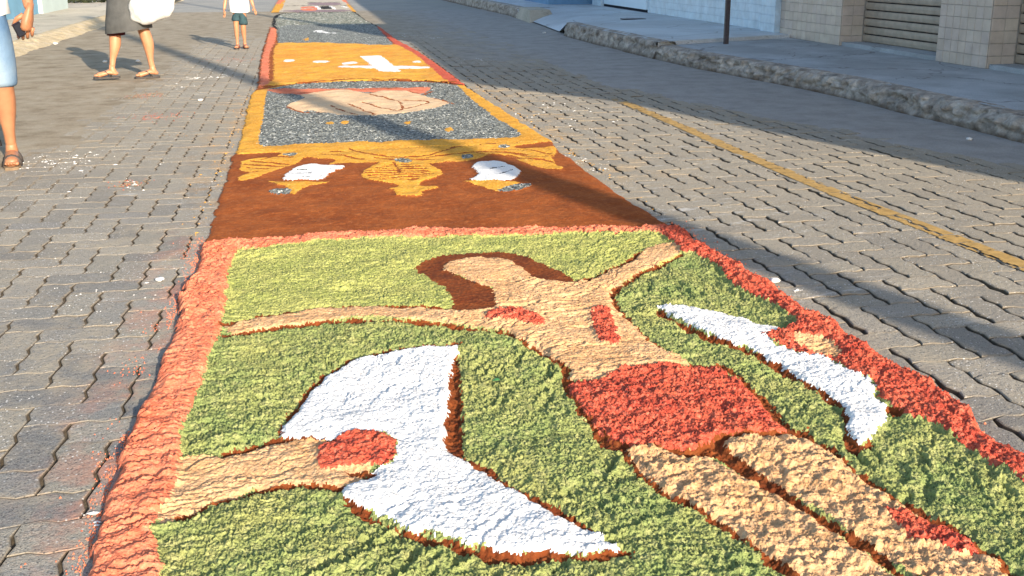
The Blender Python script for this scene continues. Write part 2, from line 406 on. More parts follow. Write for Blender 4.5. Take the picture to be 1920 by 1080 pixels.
# ------------------------------------------------------------------ the ground
UW = .1212; OX, OY = -.781, 3.99                     # paver unit and lattice origin
def cover(x, y):                                     # how far dust has filled the joints
    c = np.clip((-.62 - x) / 1.3, 0, 1) * np.clip((y - 3.4) / 3.6, 0, 1) * 1.08
    c = np.maximum(c, np.clip((x - np.maximum(3.9 - .30 * np.clip(y - 4.4, 0, 9), 2.5)) / .45, 0, 1))
    c = np.maximum(c, np.clip((x - 1.4) / .6, 0, 1) * np.clip((y - 8.5) / 4, 0, .9))
    c = np.maximum(c, np.clip((y - 9.) / 9, 0, .95))
    return np.clip(c, 0, 1)
def heightgrid(name, x0, x1, y0, y1, s, zf, mat, kind='structure'):
    xs = np.arange(x0, x1 + s / 2, s); ys = np.arange(y0, y1 + s / 2, s)
    X, Y = np.meshgrid(xs, ys); Z = zf(X, Y)
    V = np.stack([X, Y, Z], -1).reshape(-1, 3); nx = len(xs); ny = len(ys)
    I = (np.arange(ny - 1)[:, None] * nx + np.arange(nx - 1)[None]).ravel()
    return quadmesh(name, V, np.stack([I, I + 1, I + nx + 1, I + nx], -1), mat, kind=kind)
def zsand(X, Y):
    c = cover(X, Y)
    return -.0115 - .005 * (1 - c) * (X > 1) + .0155 * c + .0022 * fbm(X * 3, Y * 3, 3, 5) + .0012 * pn(X * 30, Y * 30, 8) * (1 - .4 * c)
heightgrid('road', -3.8, 4.9, .8, 24., .035, zsand, M['sand'])
MB().box(-300, 300, -300, 400, -1.2, -.03).build('ground', M['far_road'], kind='structure')
mobj('road', [(-3.8, 24, -.006), (4.9, 24, -.006), (4.9, 120, -.006), (-3.8, 120, -.006)], [(0, 1, 2, 3)], M['far_road'], kind='structure')
mobj('road', [(-3.8, -30, -.012), (4.9, -30, -.012), (4.9, .8, -.012), (-3.8, .8, -.012)], [(0, 1, 2, 3)], M['far_road'], kind='structure')

# pavers: herringbone of two-to-one blocks with zigzag sides
AMP = .064
def warp(u, v): 
    tri = lambda q: np.sin(2 * np.pi * q) 
    return u + AMP * tri(v), v + AMP * tri(u)
def paver_mesh(vert, k):
    w, h = (1, 2) if vert else (2, 1)
    q = 3; pts = []
    for i in range(w * q): pts.append((i / q, 0))
    for i in range(h * q): pts.append((w, i / q))
    for i in range(w * q): pts.append((w - i / q, h))
    for i in range(h * q): pts.append((0, h - i / q))
    rs = np.random.RandomState(40 + k)
    P0 = np.array([warp(a + 0., b + 0.) for a, b in pts]) * UW
    c = P0.mean(0); T = np.roll(P0, -1, 0) - np.roll(P0, 1, 0); T /= np.linalg.norm(T, axis=1)[:, None]
    Nn = np.stack([-T[:, 1], T[:, 0]], 1)
    wob = rs.rand(len(P0), 1) * .0022 ; an = (.22 + 1.45 * np.abs(Nn[:, :1])) if k > 3 else (.42 + .62 * np.abs(Nn[:, :1]))
    rings = [(P0 + Nn * .021, 0.), (P0 + Nn * (.0054 + wob * 1.3) * an, -.0004), (P0 + Nn * (.0028 + wob) * an, -.0030), (P0 + Nn * (.0020 + wob * .6) * an, -.02)]
    V = []
    for r, z in rings: V += [(a[0] - c[0], a[1] - c[1], z + (rs.rand() * .0012 if z > -.001 else 0)) for a in r]
    n = len(P0)
    F = [list(range(n))]
    for k2 in range(3):
        F += [[k2 * n + (i + 1) % n, k2 * n + i, (k2 + 1) * n + i, (k2 + 1) * n + (i + 1) % n] for i in range(n)]
    return np.array(V), F, c
VAR = {}
for vert in (0, 1):
    for k in range(8): VAR[vert, k] = paver_mesh(vert, k)
def px_of(x, y, z=0):
    v = camo_inv @ Vector((x, y, z)); return (960 + FPX * v.x / -v.z, 360 - FPX * v.y / -v.z) if v.z < 0 else (1e9, 1e9)
camo_inv = (Matrix.Translation(camo.location) @ camo.rotation_euler.to_matrix().to_4x4()).inverted()
pav = []
for ix in range(-25, 42):
    for iy in range(-23, 130):
        c = (ix + iy) % 4
        if c not in (0, 2): continue
        vert = c == 2
        x = OX + UW * (ix + (.5 if vert else 1)); y = OY + UW * (iy + (1 if vert else .5))
        if not (-3.75 < x < 4.15 and 1.2 < y < 19.5): continue
        if -.33 < x < 1.45 and y > 1.25: continue
        if -.55 < x < 1.35 and y > 15.5: continue
        if cover(np.array(x), np.array(y)) > .985: continue
        pav.append((x, y, vert))
def score(p):
    a, b = px_of(p[0], p[1]); vis = -30 < a < 1950 and -10 < b < 1105
    hid = -.44 < p[0] < 1.58
    return (0 if vis and not hid else 1, math.hypot(p[0], p[1]))
pav.sort(key=score)
road_parent = [o for o in bpy.data.objects if o.name == 'road'][0]
rp = {}
for key, (V, F, c) in VAR.items():
    me = bpy.data.meshes.new('paver'); me.from_pydata(V.tolist(), [], F); me.materials.append(M['paver']); rp[key] = me
    ea = me.attributes.new('edge', 'FLOAT', 'POINT'); ea.data.foreach_set('value', np.repeat([0., 1., 2., 3.], len(V) // 4).tolist())
SV = []; SF = []; tone = []; n0 = 0
for i, (x, y, vert) in enumerate(pav):
    right = x > 1; k = random.randrange(4) + 4 * right
    jz = random.gauss(0, .0015 if right else .0009); tx = random.gauss(0, .006 if right else .004); ty = random.gauss(0, .020 if right else .007); rz = random.gauss(0, .012)
    if i < 300:
        o = bpy.data.objects.new('paver', rp[vert, k]); COL.objects.link(o); o.parent = road_parent
        o.location = (x, y, jz); o.rotation_euler = (tx, ty, rz)
    else:
        V, F, c = VAR[vert, k]; cr, sr = math.cos(rz), math.sin(rz)
        Vw = np.stack([x + V[:, 0] * cr - V[:, 1] * sr, y + V[:, 0] * sr + V[:, 1] * cr, jz + V[:, 2] + V[:, 0] * ty * -1 + V[:, 1] * tx], 1)
        SV.append(Vw); SF += [[a + n0 for a in f] for f in F]; tone += [random.random()] * len(F); n0 += len(V)
o = mobj('paving', np.concatenate(SV), SF, M['paver'], road_parent, kind='stuff')
a = o.data.attributes.new('tone', 'FLOAT', 'FACE'); a.data.foreach_set('value', tone)
ea = o.data.attributes.new('edge', 'FLOAT', 'POINT'); ea.data.foreach_set('value', np.concatenate([np.repeat([0., 1., 2., 3.], len(v) // 4) for v in SV]).astype(np.float32))

# yellow line, worn away over the joints
def yellow_line():
    xs = np.arange(-.058, .0581, .0095); ys = np.arange(1.6, 19, .0095); X, Y = np.meshgrid(xs, ys)
    cx = np.interp(Y, [2.4, 3.34, 4.37, 5.6, 7.95, 12, 19], [2.82, 2.765, 2.70, 2.69, 2.67, 2.66, 2.66]) + .008 * np.sin(Y * 2.1)
    Xw = X + cx
    u = (Xw - OX) / UW; v = (Y - OY) / UW
    uu = u - AMP * np.sin(2 * np.pi * v); vv = v - AMP * np.sin(2 * np.pi * u)
    fi = np.floor(uu).astype(int); fj = np.floor(vv).astype(int)
    du = np.abs(uu - np.round(uu)); dv = np.abs(vv - np.round(vv))
    iu = np.round(uu).astype(int); iv = np.round(vv).astype(int)
    eu = ((iu - 1 + fj) % 4 != 0) & (du < .10)
    # transverse edge between (i,j-1) and (i,j) is missing where the lower cell starts a vertical block (class 2)
    ev = ((fi + iv - 1) % 4 != 2) & (dv < .085)
    wear = fbm(Xw * 25, Y * 25, 3, 21) + .5 * pn(Xw * 4, Y * 4, 3) - .75 * np.clip((Y - 4.5) / 4, 0, 1) - 1.2 * np.clip((Y - 7.7) / .8, 0, 1)
    edge = np.abs(X) + .008 * pn(Xw * 40, Y * 40, 5)
    keep = ~(eu & (du < .075)) & ~(ev & (dv < .03)) & (wear > -.80) & (edge < .055)
    ny, nx = X.shape
    Z = .0048 + .0005 * pn(Xw * 60, Y * 60, 4)
    V = np.stack([Xw, Y, Z], -1).reshape(-1, 3)
    K = keep[:-1, :-1]
    I = (np.arange(ny - 1)[:, None] * nx + np.arange(nx - 1)[None])[K]
    quadmesh('road_marking', V, np.stack([I, I + 1, I + nx + 1, I + nx], -1), M['paint'], smooth=False, kind='structure')
yellow_line()

# ------------------------------------------------------------------ sawdust carpets
def in_poly(poly, x, y):
    r = np.zeros(x.shape, bool); n = len(poly)
    for i in range(n):
        x1, y1 = poly[i]; x2, y2 = poly[(i + 1) % n]
        if y1 == y2: continue
        c = ((y1 > y) != (y2 > y)) & (x < (x2 - x1) * (y - y1) / (y2 - y1) + x1)
        r ^= c
    return r
def seg_d(pts, x, y):
    d = np.full(x.shape, 1e9)
    for (x1, y1), (x2, y2) in zip(pts[:-1], pts[1:]):
        dx, dy = x2 - x1, y2 - y1; L = dx * dx + dy * dy + 1e-12
        t = np.clip(((x - x1) * dx + (y - y1) * dy) / L, 0, 1)
        d = np.minimum(d, np.hypot(x - x1 - t * dx, y - y1 - t * dy))
    return d
def soft(p, closed=True):
    q = []; n = len(p)
    for i in range(n if closed else n - 1):
        a, b = p[i], p[(i + 1) % n]; q += [a * .8 + b * .2, a * .2 + b * .8]
    if not closed: q = [p[0]] + q + [p[-1]]
    return np.array(q)
# a layer: (part name, material key, height, relief kind, shape kind, 'points' or list, width)
def carpet(name, label, outline, base, layers, s, seed, ymax=None, ymin=None, ragged=.010, flat=1., labels={}):
    O = P(outline) if isinstance(outline, str) else np.array(outline)
    x0, y0 = O.min(0) - .06; x1, y1 = O.max(0) + .06
    xs = np.arange(x0, x1, s); ys = np.arange(y0, y1, s)
    X, Y = np.meshgrid(xs, ys)
    wx = X + ragged * (pn(X * 22, Y * 22, seed) + .6 * pn(X * 70, Y * 70, seed + 1) + .45 * pn(X * 150, Y * 150, seed + 4)) ; wy = Y + ragged * (pn(X * 22, Y * 22, seed + 2) + .6 * pn(X * 70, Y * 70, seed + 3) + .45 * pn(X * 150, Y * 150, seed + 6))
    inside = in_poly(O, wx + ragged * 1.5 * pn(X * 6, Y * 6, seed + 9) + ragged * pn(X * 40, Y * 40, seed + 10), wy)
    ex = []
    for L in layers:
        if isinstance(L[5], (list, tuple)) and len(L[5]) > 1:
            for q_, sh in enumerate(L[5]): ex.append((*L[:5], [sh], *L[6:7], L[7] if len(L) > 7 else 0))
        else: ex.append(L)
    layers = ex; nk = len(layers) + 1
    ids = np.zeros(X.shape, np.int16); hh = np.full(X.shape, base[2], float)
    kinds = [base[3]]
    for k, L in enumerate(layers):
        kinds.append(L[3])
        shapes = L[5] if isinstance(L[5], (list, tuple)) else [L[5]]
        for sh in shapes:
            pts = P(sh) if isinstance(sh, str) else sh
            r = L[6] if len(L) > 6 else 0
            bx0, by0 = pts.min(0) - r - .05; bx1, by1 = pts.max(0) + r + .05
            i0, i1 = np.searchsorted(ys, [by0, by1]); j0, j1 = np.searchsorted(xs, [bx0, bx1])
            if i1 <= i0 or j1 <= j0: continue
            sl = (slice(i0, i1), slice(j0, j1))
            if L[4] == 'poly': mk = in_poly(soft(pts), wx[sl], wy[sl])
            else: mk = seg_d(soft(pts, False), wx[sl], wy[sl]) < r * (1 + .75 * pn(X[sl] * 11, Y[sl] * 11, seed + 5))
            ids[sl][mk] = k + 1
    H = np.array([base[2]] + [L[2] for L in layers])[ids]
    AM = {  # relief: clod size/height, coarse clods, furrows
        'green': (.0048, .0034, .0135), 'deep': (.0066, .0058, .0200), 'salmon': (.0034, .0075, .0190), 'red': (.0062, .0085, .0120),
        'tan': (.0022, .0034, .0170), 'rough_tan': (.0040, .0105, .014), 'white': (.0026, .0030, .0068), 'rim': (.0040, .0070, .004), 'flat': (.0012, .0012, .0015), 'gravel': (.0045, .003, .002), 'smooth': (.0008, .0015, .001)}
    A = np.array([AM[k] for k in kinds])[ids]            # per vertex amplitudes
    A = np.stack([blur(A[..., i], 1, 1) for i in range(3)], -1) * flat
    fine = pn(X / .0088, Y / .0088, seed + 20) + .7 * pn(X / .0057, Y / .0057, seed + 21)
    fine = np.abs(fine) * 1.6 - .5
    mid = fbm(X / .032, Y / .032, 3, seed + 30); mid = np.sign(mid) * np.abs(mid) ** .8
    a = .30 + .35 * pn(X * .9, Y * .9, seed + 50)
    U = X * np.cos(a) + Y * np.sin(a); Vv = -X * np.sin(a) + Y * np.cos(a)
    def ledge(q, lo, hi):          # slow rise, then a sharp step down away from the hand that smoothed it
        q = q - np.floor(q); return np.where(q < hi, np.clip((q - lo) / (hi - lo), 0, 1) ** .8, np.clip(1 - (q - hi) / .05, 0, 1))
    ph = Vv / .085 + 1.15 * pn(U / .20, Vv / .16, seed + 40) + .22 * pn(U / .035, Vv / .035, seed + 41)
    ph2 = Vv / .036 + 1.1 * pn(U / .09, Vv / .08, seed + 43) + .2 * pn(U / .02, Vv / .02, seed + 42)
    m1 = np.clip(.30 + 2.4 * pn(U / .20, Vv / .10, seed + 44), 0, 1); m2 = np.clip(.25 + 2.2 * pn(U / .10, Vv / .06, seed + 45), 0, 1)
    fur = m1 * (ledge(ph, .22, .86) - .5) + m2 * (ledge(ph2, .22, .84) - .5) * .48
    g1 = pn(U / .12, Vv / .030, seed + 80) + .25 * pn(U / .02, Vv / .02, seed + 81); g2 = pn(U / .05, Vv / .017, seed + 82)
    crack = np.clip(1 - np.abs(g1) / .17, 0, 1) * np.clip(4 * pn(U / .13, Vv / .09, seed + 83) + .1, 0, 1) + .6 * np.clip(1 - np.abs(g2) / .2, 0, 1) * np.clip(4 * pn(U / .08, Vv / .06, seed + 84) - .3, 0, 1)
    strength = np.clip(.55 + .9 * fbm(X * 2.2, Y * 2.2, 2, seed + 60), .1, 1.4)
    lump = .011 * fbm(X * 5.5, Y * 5.5, 2, seed + 70) * flat
    r = max(1, int(round(.007 / s)))
    Z = blur(H, r, 2) + (A[..., 0] * fine + A[..., 1] * mid + A[..., 2] * fur * strength - A[..., 2] * .75 * crack * strength) + lump * np.clip(H / .02, 0, 1)
    bl1 = blur(inside.astype(float), max(1, int(round(.010 / s))), 2); bl2 = blur(inside.astype(float), max(1, int(round(.034 / s))), 2)
    mk = np.clip(.5 + 1.6 * pn(X * 3.2, Y * 3.2, seed + 90), 0, 1)
    E = np.clip((bl1 * mk + bl2 * (1 - mk)) * 2 - .85, 0, 1) ** .8
    Z = np.maximum(Z, .004) * E + .003 * (1 - E) - .004 * (E < .02)
    root = tag(empty(name, (0, 0, 0)), label, 'sawdust carpet', 'sawdust carpet sections laid down the street')
    V = np.stack([X, Y, Z], -1).reshape(-1, 3); nx = len(xs); ny = len(ys)
    I = (np.arange(ny - 1)[:, None] * nx + np.arange(nx - 1)[None])
    cid = ids[:-1, :-1]; cin = inside[:-1, :-1]
    if ymin: cin = cin & (Y[:-1, :-1] > ymin)
    # layers of the same part name, label and material that are meant as one part are merged; 'split' numbers keep them apart
    groups = {}
    for k in range(nk):
        L = base if k == 0 else layers[k - 1]
        key = (L[0], L[1], L[7] if k and len(L) > 7 else 0, k if L[0] not in ('background', 'border', 'figure', 'cross') else 0)
        groups.setdefault(key, []).append(k)
    for (pn_, mk_, sp_, _k), ks in groups.items():
        m = np.isin(cid, ks) & cin
        if not m.any(): continue
        J = I[m]; Q = np.stack([J, J + 1, J + nx + 1, J + nx], -1)
        used, inv = np.unique(Q, return_inverse=True)
        po = quadmesh(pn_, V[used], inv.reshape(Q.shape), M[mk_], root)
        if sp_ and isinstance(sp_, str): po['label'] = sp_
        if pn_ == 'border_line' or (seed == 501 and pn_ in ('background', 'border')): po['kind'] = 'stuff'
    return root

# --- section with the crucified figure
OUT_A = '385,455 450,448 640,433 767,427 915,428 1057,425 1173,423 1240,421 1290,432 1313,457 1363,483 1413,515 1447,530 1487,560 1513,587 1567,607 1600,633 1640,660 1697,693 1747,720 1790,753 1847,807 1920,853 2060,945 2250,1080 2860,1560 -260,1560 120,1140 160,1080 175,1010 203,937 217,887 230,833 263,760 287,720 310,660 323,627 333,593 343,533 367,500 378,475'
SAL_L = '375,450 450,467 430,493 422,560 415,613 400,647 388,677 377,713 362,753 345,793 333,830 335,853 333,893 320,933 287,987 283,1003 293,1033 303,1073 290,1200 200,1560 -300,1560 100,1080 200,800 300,600'
SAL_T = '380,440 450,445 640,425 767,415 1057,415 1240,410 1310,440 1275,460 1240,436 1107,436 973,443 827,444 640,447 547,459 450,468 385,470'
SAL_R = '1240,420 1300,425 1440,510 1600,615 1760,715 1930,845 2300,1090 2860,1560 2700,1560 2200,1080 2000,960 1920,910 1897,897 1847,867 1813,843 1773,813 1723,792 1690,782 1668,763 1647,745 1633,720 1597,707 1563,683 1513,672 1447,645 1423,633 1462,625 1500,608 1463,583 1413,557 1370,537 1347,503 1300,477 1275,480 1262,458 1235,437'
FIG = '417,613 447,603 500,593 560,587 593,578 640,575 707,577 773,578 847,580 873,584 923,582 930,573 927,557 923,540 903,537 873,523 840,510 827,507 833,497 860,488 893,482 930,483 957,490 973,500 993,513 1010,527 1040,531 1070,531 1100,525 1123,517 1160,503 1200,480 1223,463 1247,455 1263,458 1278,470 1273,478 1240,493 1200,507 1173,527 1157,537 1147,543 1143,557 1150,573 1167,590 1190,613 1213,637 1240,657 1273,670 1300,684 1207,685 1173,688 1150,697 1137,710 1120,715 1070,715 1067,697 1053,683 1033,673 1007,653 973,637 957,623 927,617 873,610 827,605 773,602 707,597 640,598 600,605 533,612 467,622 430,627'
HAIR = '778,502 787,493 813,483 857,475 890,472 930,471 967,475 1000,488 1033,503 1057,515 1080,525 1075,533 1040,533 1005,530 985,512 960,495 900,488 850,492 835,505 860,520 905,535 928,545 935,575 925,586 873,586 847,580 850,568 847,560 837,543 820,533 800,520 783,510'
LOIN = '1063,722 1080,716 1120,716 1137,710 1150,698 1173,688 1207,686 1280,687 1313,688 1353,693 1377,713 1390,720 1420,747 1443,773 1467,800 1470,808 1413,814 1353,815 1343,827 1300,840 1280,843 1220,837 1153,830 1137,823 1117,800 1097,777 1080,757 1067,735'
LEG_L = '1170,838 1207,837 1250,843 1280,853 1337,857 1347,870 1380,887 1420,910 1453,930 1493,953 1533,980 1570,1010 1607,1037 1640,1060 1700,1100 1900,1240 2200,1560 1950,1560 1580,1140 1507,1080 1467,1057 1420,1033 1390,1010 1357,980 1313,960 1280,940 1257,930 1223,903 1187,870'
LEG_R = '1357,829 1380,820 1467,817 1507,820 1533,833 1557,850 1580,867 1613,893 1647,917 1680,940 1723,967 1763,987 1800,1003 1830,1027 1860,1050 1890,1080 2050,1200 2430,1560 2260,1560 1900,1220 1723,1090 1697,1067 1647,1037 1600,1003 1557,973 1513,947 1467,917 1430,890 1390,863 1357,843'
DOVE_L = '857,649 859,662 850,680 846,697 842,720 837,770 833,810 833,843 847,853 870,863 900,880 940,907 973,927 1007,947 1047,967 1073,980 1107,997 1160,1027 1169,1034 1107,1038 1040,1037 993,1035 960,1040 937,1043 900,1027 853,1017 807,1003 767,997 727,973 683,957 660,950 643,927 643,915 680,900 713,883 740,867 747,850 737,830 713,813 660,818 623,827 567,823 527,821 527,810 540,793 560,777 563,760 593,730 603,713 640,692 673,670 740,662 800,653'
DOVE_R = '1227,578 1280,579 1313,583 1363,590 1397,600 1427,613 1457,617 1462,625 1427,633 1447,647 1487,663 1513,672 1533,672 1563,688 1597,706 1633,723 1643,747 1664,770 1657,800 1643,813 1627,827 1610,835 1593,823 1587,803 1590,783 1580,763 1563,750 1533,730 1497,712 1467,690 1430,673 1407,657 1373,650 1347,640 1313,623 1280,607 1250,590'
ARM2 = '305,864 367,859 417,853 467,843 507,830 547,823 600,823 640,820 690,870 700,884 650,915 613,917 583,908 547,910 500,913 467,917 443,933 400,940 370,953 345,967 300,990 270,960 290,890'
A_layers = [
 ('background', 'green', .020, 'green', 'poly', '380,440 1300,430 1300,470 1150,540 1060,540 900,600 640,590 410,625', 0, 'lighter green upper background'),
 ('figure', 'skin_dust', .024, 'tan', 'poly', ARM2, 0, 'tan forearm reaching to the white wing'),
 ('border', 'salmon', .036, 'salmon', 'poly', SAL_L), ('border', 'salmon', .030, 'salmon', 'poly', SAL_T), 
 ('border', 'red', .040, 'red', 'poly', SAL_R, 0, 'redder right hand border'),
 ('outline', 'brown', .010, 'rim', 'line', ['527,814 545,785 563,752 597,713 640,688 673,667 740,657 800,648 858,645', '655,925 665,955 695,975 767,1003 853,1025 937,1049 990,1042 1040,1044 1107,1045 1175,1037', '850,855 880,866 930,897 980,928 1040,960 1080,980 1115,1002'], .011),
 ('outline', 'brown', .010, 'rim', 'poly', '860,655 862,720 866,770 868,858 850,862 828,850 830,760 838,710'),
 ('outline', 'brown', .010, 'rim', 'line', ['1230,585 1275,610 1340,642 1405,662 1465,694 1520,722 1578,765', '417,609 500,590 595,575 700,573 845,577', '417,630 470,624 530,615 640,601 800,606 927,620 960,628 1010,656 1055,686 1063,715 1068,738 1090,768 1137,826 1165,840 1187,872 1222,905 1257,932 1313,963 1357,984 1400,1020 1467,1062 1580,1144 1690,1320',
   '1276,481 1240,497 1200,511 1160,540 1144,556 1152,577 1190,616 1240,660 1290,683 1340,688', '1346,688 1385,706 1420,742 1450,772 1472,800 1500,817 1535,832 1585,867 1650,916 1725,965 1800,1001 1865,1052 1950,1120 2130,1300',
   '345,968 400,943 443,935 500,915 583,910 615,919 640,917', '417,855 500,830 560,820 620,826', '1075,531 1125,515 1200,477'], .011),
 ('outline', 'brown', .010, 'rim', 'poly', '1576,765 1590,770 1595,790 1590,805 1612,838 1632,827 1640,835 1600,852 1585,835 1580,790'),
 ('outline', 'brown', .010, 'rim', 'poly', '1655,762 1690,768 1695,784 1668,775'),
 ('outline', 'brown', .010, 'rim', 'poly', '1343,826 1368,822 1358,840 1352,852 1340,860 1290,851 1220,843 1160,836 1150,827 1280,846'),
 ('outline', 'brown', .010, 'rim', 'line', ['1345,850 1385,878 1425,903 1465,926 1520,965 1563,992 1610,1022 1660,1056 1710,1095 1960,1300'], .017),
 ('outline', 'brown', .010, 'rim', 'line', ['1385,712 1425,750 1465,785'], .017),
 ('outline', 'brown', .010, 'rim', 'line', ['1150,830 1220,843 1285,853 1345,848', '1345,848 1362,824 1400,815 1470,811 1500,816'], .03),
 ('outline', 'brown', .010, 'rim', 'line', ['1352,838 1385,870 1425,898 1470,925'], .03),
 ('hair', 'brown', .019, 'smooth', 'poly', HAIR),
 ('figure', 'skin_dust', .027, 'tan', 'poly', FIG),
 ('wound', 'red', .036, 'red', 'poly', '907,594 933,583 960,580 990,590 1013,600 1023,610 1000,613 973,606 940,603 917,606', 0, 'small red wound near the face'),
 ('wound', 'red', .036, 'red', 'poly', '1109,593 1115,579 1137,578 1150,593 1153,620 1163,640 1153,650 1127,643 1113,630 1109,607', 0, 'red wound on the chest side'),
 ('loincloth', 'red', .030, 'red', 'poly', LOIN),
 ('leg', 'skin_dust', .027, 'rough_tan', 'poly', LEG_L, 0, 'left of the two tan legs'),
 ('leg', 'skin_dust', .027, 'rough_tan', 'poly', LEG_R, 0, 'right of the two tan legs'),
 ('wound', 'red', .034, 'red', 'poly', '1650,955 1680,961 1723,971 1773,993 1813,1009 1840,1033 1833,1045 1793,1037 1747,1020 1713,1018 1690,997 1670,977', 0, 'red wound on the right leg'),
 ('dove', 'white', .031, 'white', 'poly', DOVE_L, 0, 'large white dove left of the figure'),
 ('wound', 'red', .036, 'salmon', 'poly', '593,862 605,838 640,820 707,813 731,828 747,852 727,873 713,880 667,875 640,880 600,882', 0, 'red patch where the forearm meets the dove'),
 ('outline', 'brown', .012, 'rim', 'line', ['640,888 680,885 698,890 688,900'], .007),
 ('figure', 'skin_dust', .030, 'tan', 'poly', '1487,630 1507,638 1553,640 1577,668 1563,680 1540,671 1507,658 1490,647', 0, 'small tan hand by the right border'),
 ('dove', 'white', .036, 'white', 'poly', DOVE_R, 0, 'slender white dove right of the figure'),
]
carpet('sawdust_carpet', 'nearest section with tan outstretched figure and two white doves on green', OUT_A,
       ('background', 'green_dark', .021, 'deep'), A_layers, .0037, 1, ymin=1.12)

# --- brown section with the chalice and loaves
OUT_B = '440,283 560,274 800,268 1037,262 1045,280 1073,297 1107,323 1157,357 1200,385 1242,412 1290,437 1240,428 1173,428 1057,430 915,433 767,432 640,438 450,453 383,460 400,400 413,360 427,320 433,293'
B_layers = [
 ('frieze', 'yellow', .016, 'flat', 'poly', '447,292 500,286 560,278 700,274 850,270 950,268 1036,262 1045,282 1032,297 1061,316 1015,314 980,303 962,294 934,288 915,288 895,296 862,301 808,305 760,302 700,303 637,303 611,307 634,297 600,296 570,293 555,304 520,316 480,330 447,338 445,330 470,322 446,317 452,305'),
 ('frieze_line', 'brown_flat', .010, 'flat', 'line', ['560,279 600,277 645,275 670,282 700,289 745,293 800,290 835,280 855,272 900,270', '645,275 760,274 855,271', '800,292 860,286 900,281 940,283 990,288', '940,284 1000,292 1040,290', '950,290 1010,299', '470,300 510,304 540,306', '462,312 500,315', '490,298 520,290 545,293', '920,277 985,278 1030,286', '455,306 500,309 530,311', '452,322 480,320', '480,295 500,289', '990,295 1030,300 1050,308', '700,294 760,298 820,296', '600,287 640,290 680,297', '890,284 930,289 975,296', '620,281 640,282'], .010),
 ('frieze_line', 'brown_flat', .010, 'flat', 'poly', '448,290 490,284 530,285 515,292 470,296 450,302'), ('frieze_line', 'brown_flat', .010, 'flat', 'poly', '958,272 1005,266 1036,264 1040,272 1010,275 975,276'),
 ('grey_spot', 'gravel', .014, 'gravel', 'poly', '525,288 545,284 560,287 545,292'), ('grey_spot', 'gravel', .014, 'gravel', 'poly', '862,291 880,288 890,292 870,297'), ('grey_spot', 'gravel', .014, 'gravel', 'poly', '930,272 945,269 958,273 945,277'),
 ('chalice', 'yellow', .020, 'flat', 'poly', '674,326 688,314 710,303 742,299 786,300 808,308 833,321 812,333 786,340 784,346 826,348 808,354 790,356 791,366 742,366 740,355 723,354 753,347 721,340 690,336', 0, 'round yellow chalice in the middle'),
 ('chalice_line', 'brown_flat', .012, 'flat', 'line', ['738,303 745,314 749,323'] + ['%d,%d %d,%d %d,%d' % (752 - w_ + o_, y_ + 1, 752 + o_, y_ - 1, 752 + w_ - 14, y_) for y_, w_, o_ in ((307, 30, -4), (311, 48, 3), (315, 58, -3), (319, 68, 2), (323, 72, -4), (327, 66, 4), (331, 56, -2), (335, 42, 2))], .0085),
 ('grey_spot', 'gravel', .022, 'gravel', 'poly', '733,300 745,296 765,297 775,303 755,305'),
 ('stand', 'yellow', .018, 'flat', 'poly', '500,336 530,339 602,338 618,339 580,346 562,352 553,363 543,362 540,350 515,343', 0, 'yellow stand under the left white shape'),
 ('grey_spot', 'gravel', .018, 'gravel', 'poly', '497,356 520,351 545,352 542,362 515,363'),
 ('loaf', 'white', .022, 'flat', 'poly', '525,336 539,322 561,310 589,306 607,309 633,308 648,310 631,318 616,325 602,336 552,337', 0, 'white pointed shape left of the chalice'),
 ('loaf_line', 'black_dust', .019, 'flat', 'line', ['545,325 575,323 592,324', '552,318 580,317', '560,331 600,330'], .003),
 ('stand', 'yellow', .018, 'flat', 'poly', '865,338 928,339 976,338 965,346 945,350 934,358 905,348 880,342', 0, 'yellow stand under the right white shape'),
 ('grey_spot', 'gravel', .018, 'gravel', 'poly', '930,355 955,347 971,342 997,342 991,349 971,355 945,358'),
 ('loaf', 'white', .024, 'flat', 'poly', '883,309 897,303 923,300 943,302 963,312 976,318 971,327 963,337 928,339 873,338 899,326 890,318', 0, 'white rounded shape right of the chalice'),
 ('loaf_line', 'black_dust', .021, 'flat', 'line', ['920,318 942,314', '935,328 960,319'], .006),
]
carpet('sawdust_carpet', 'rust brown section with yellow chalice between two white shapes', OUT_B, ('background', 'brown_flat', .012, 'flat'), B_layers, .0065, 101, ragged=.008)

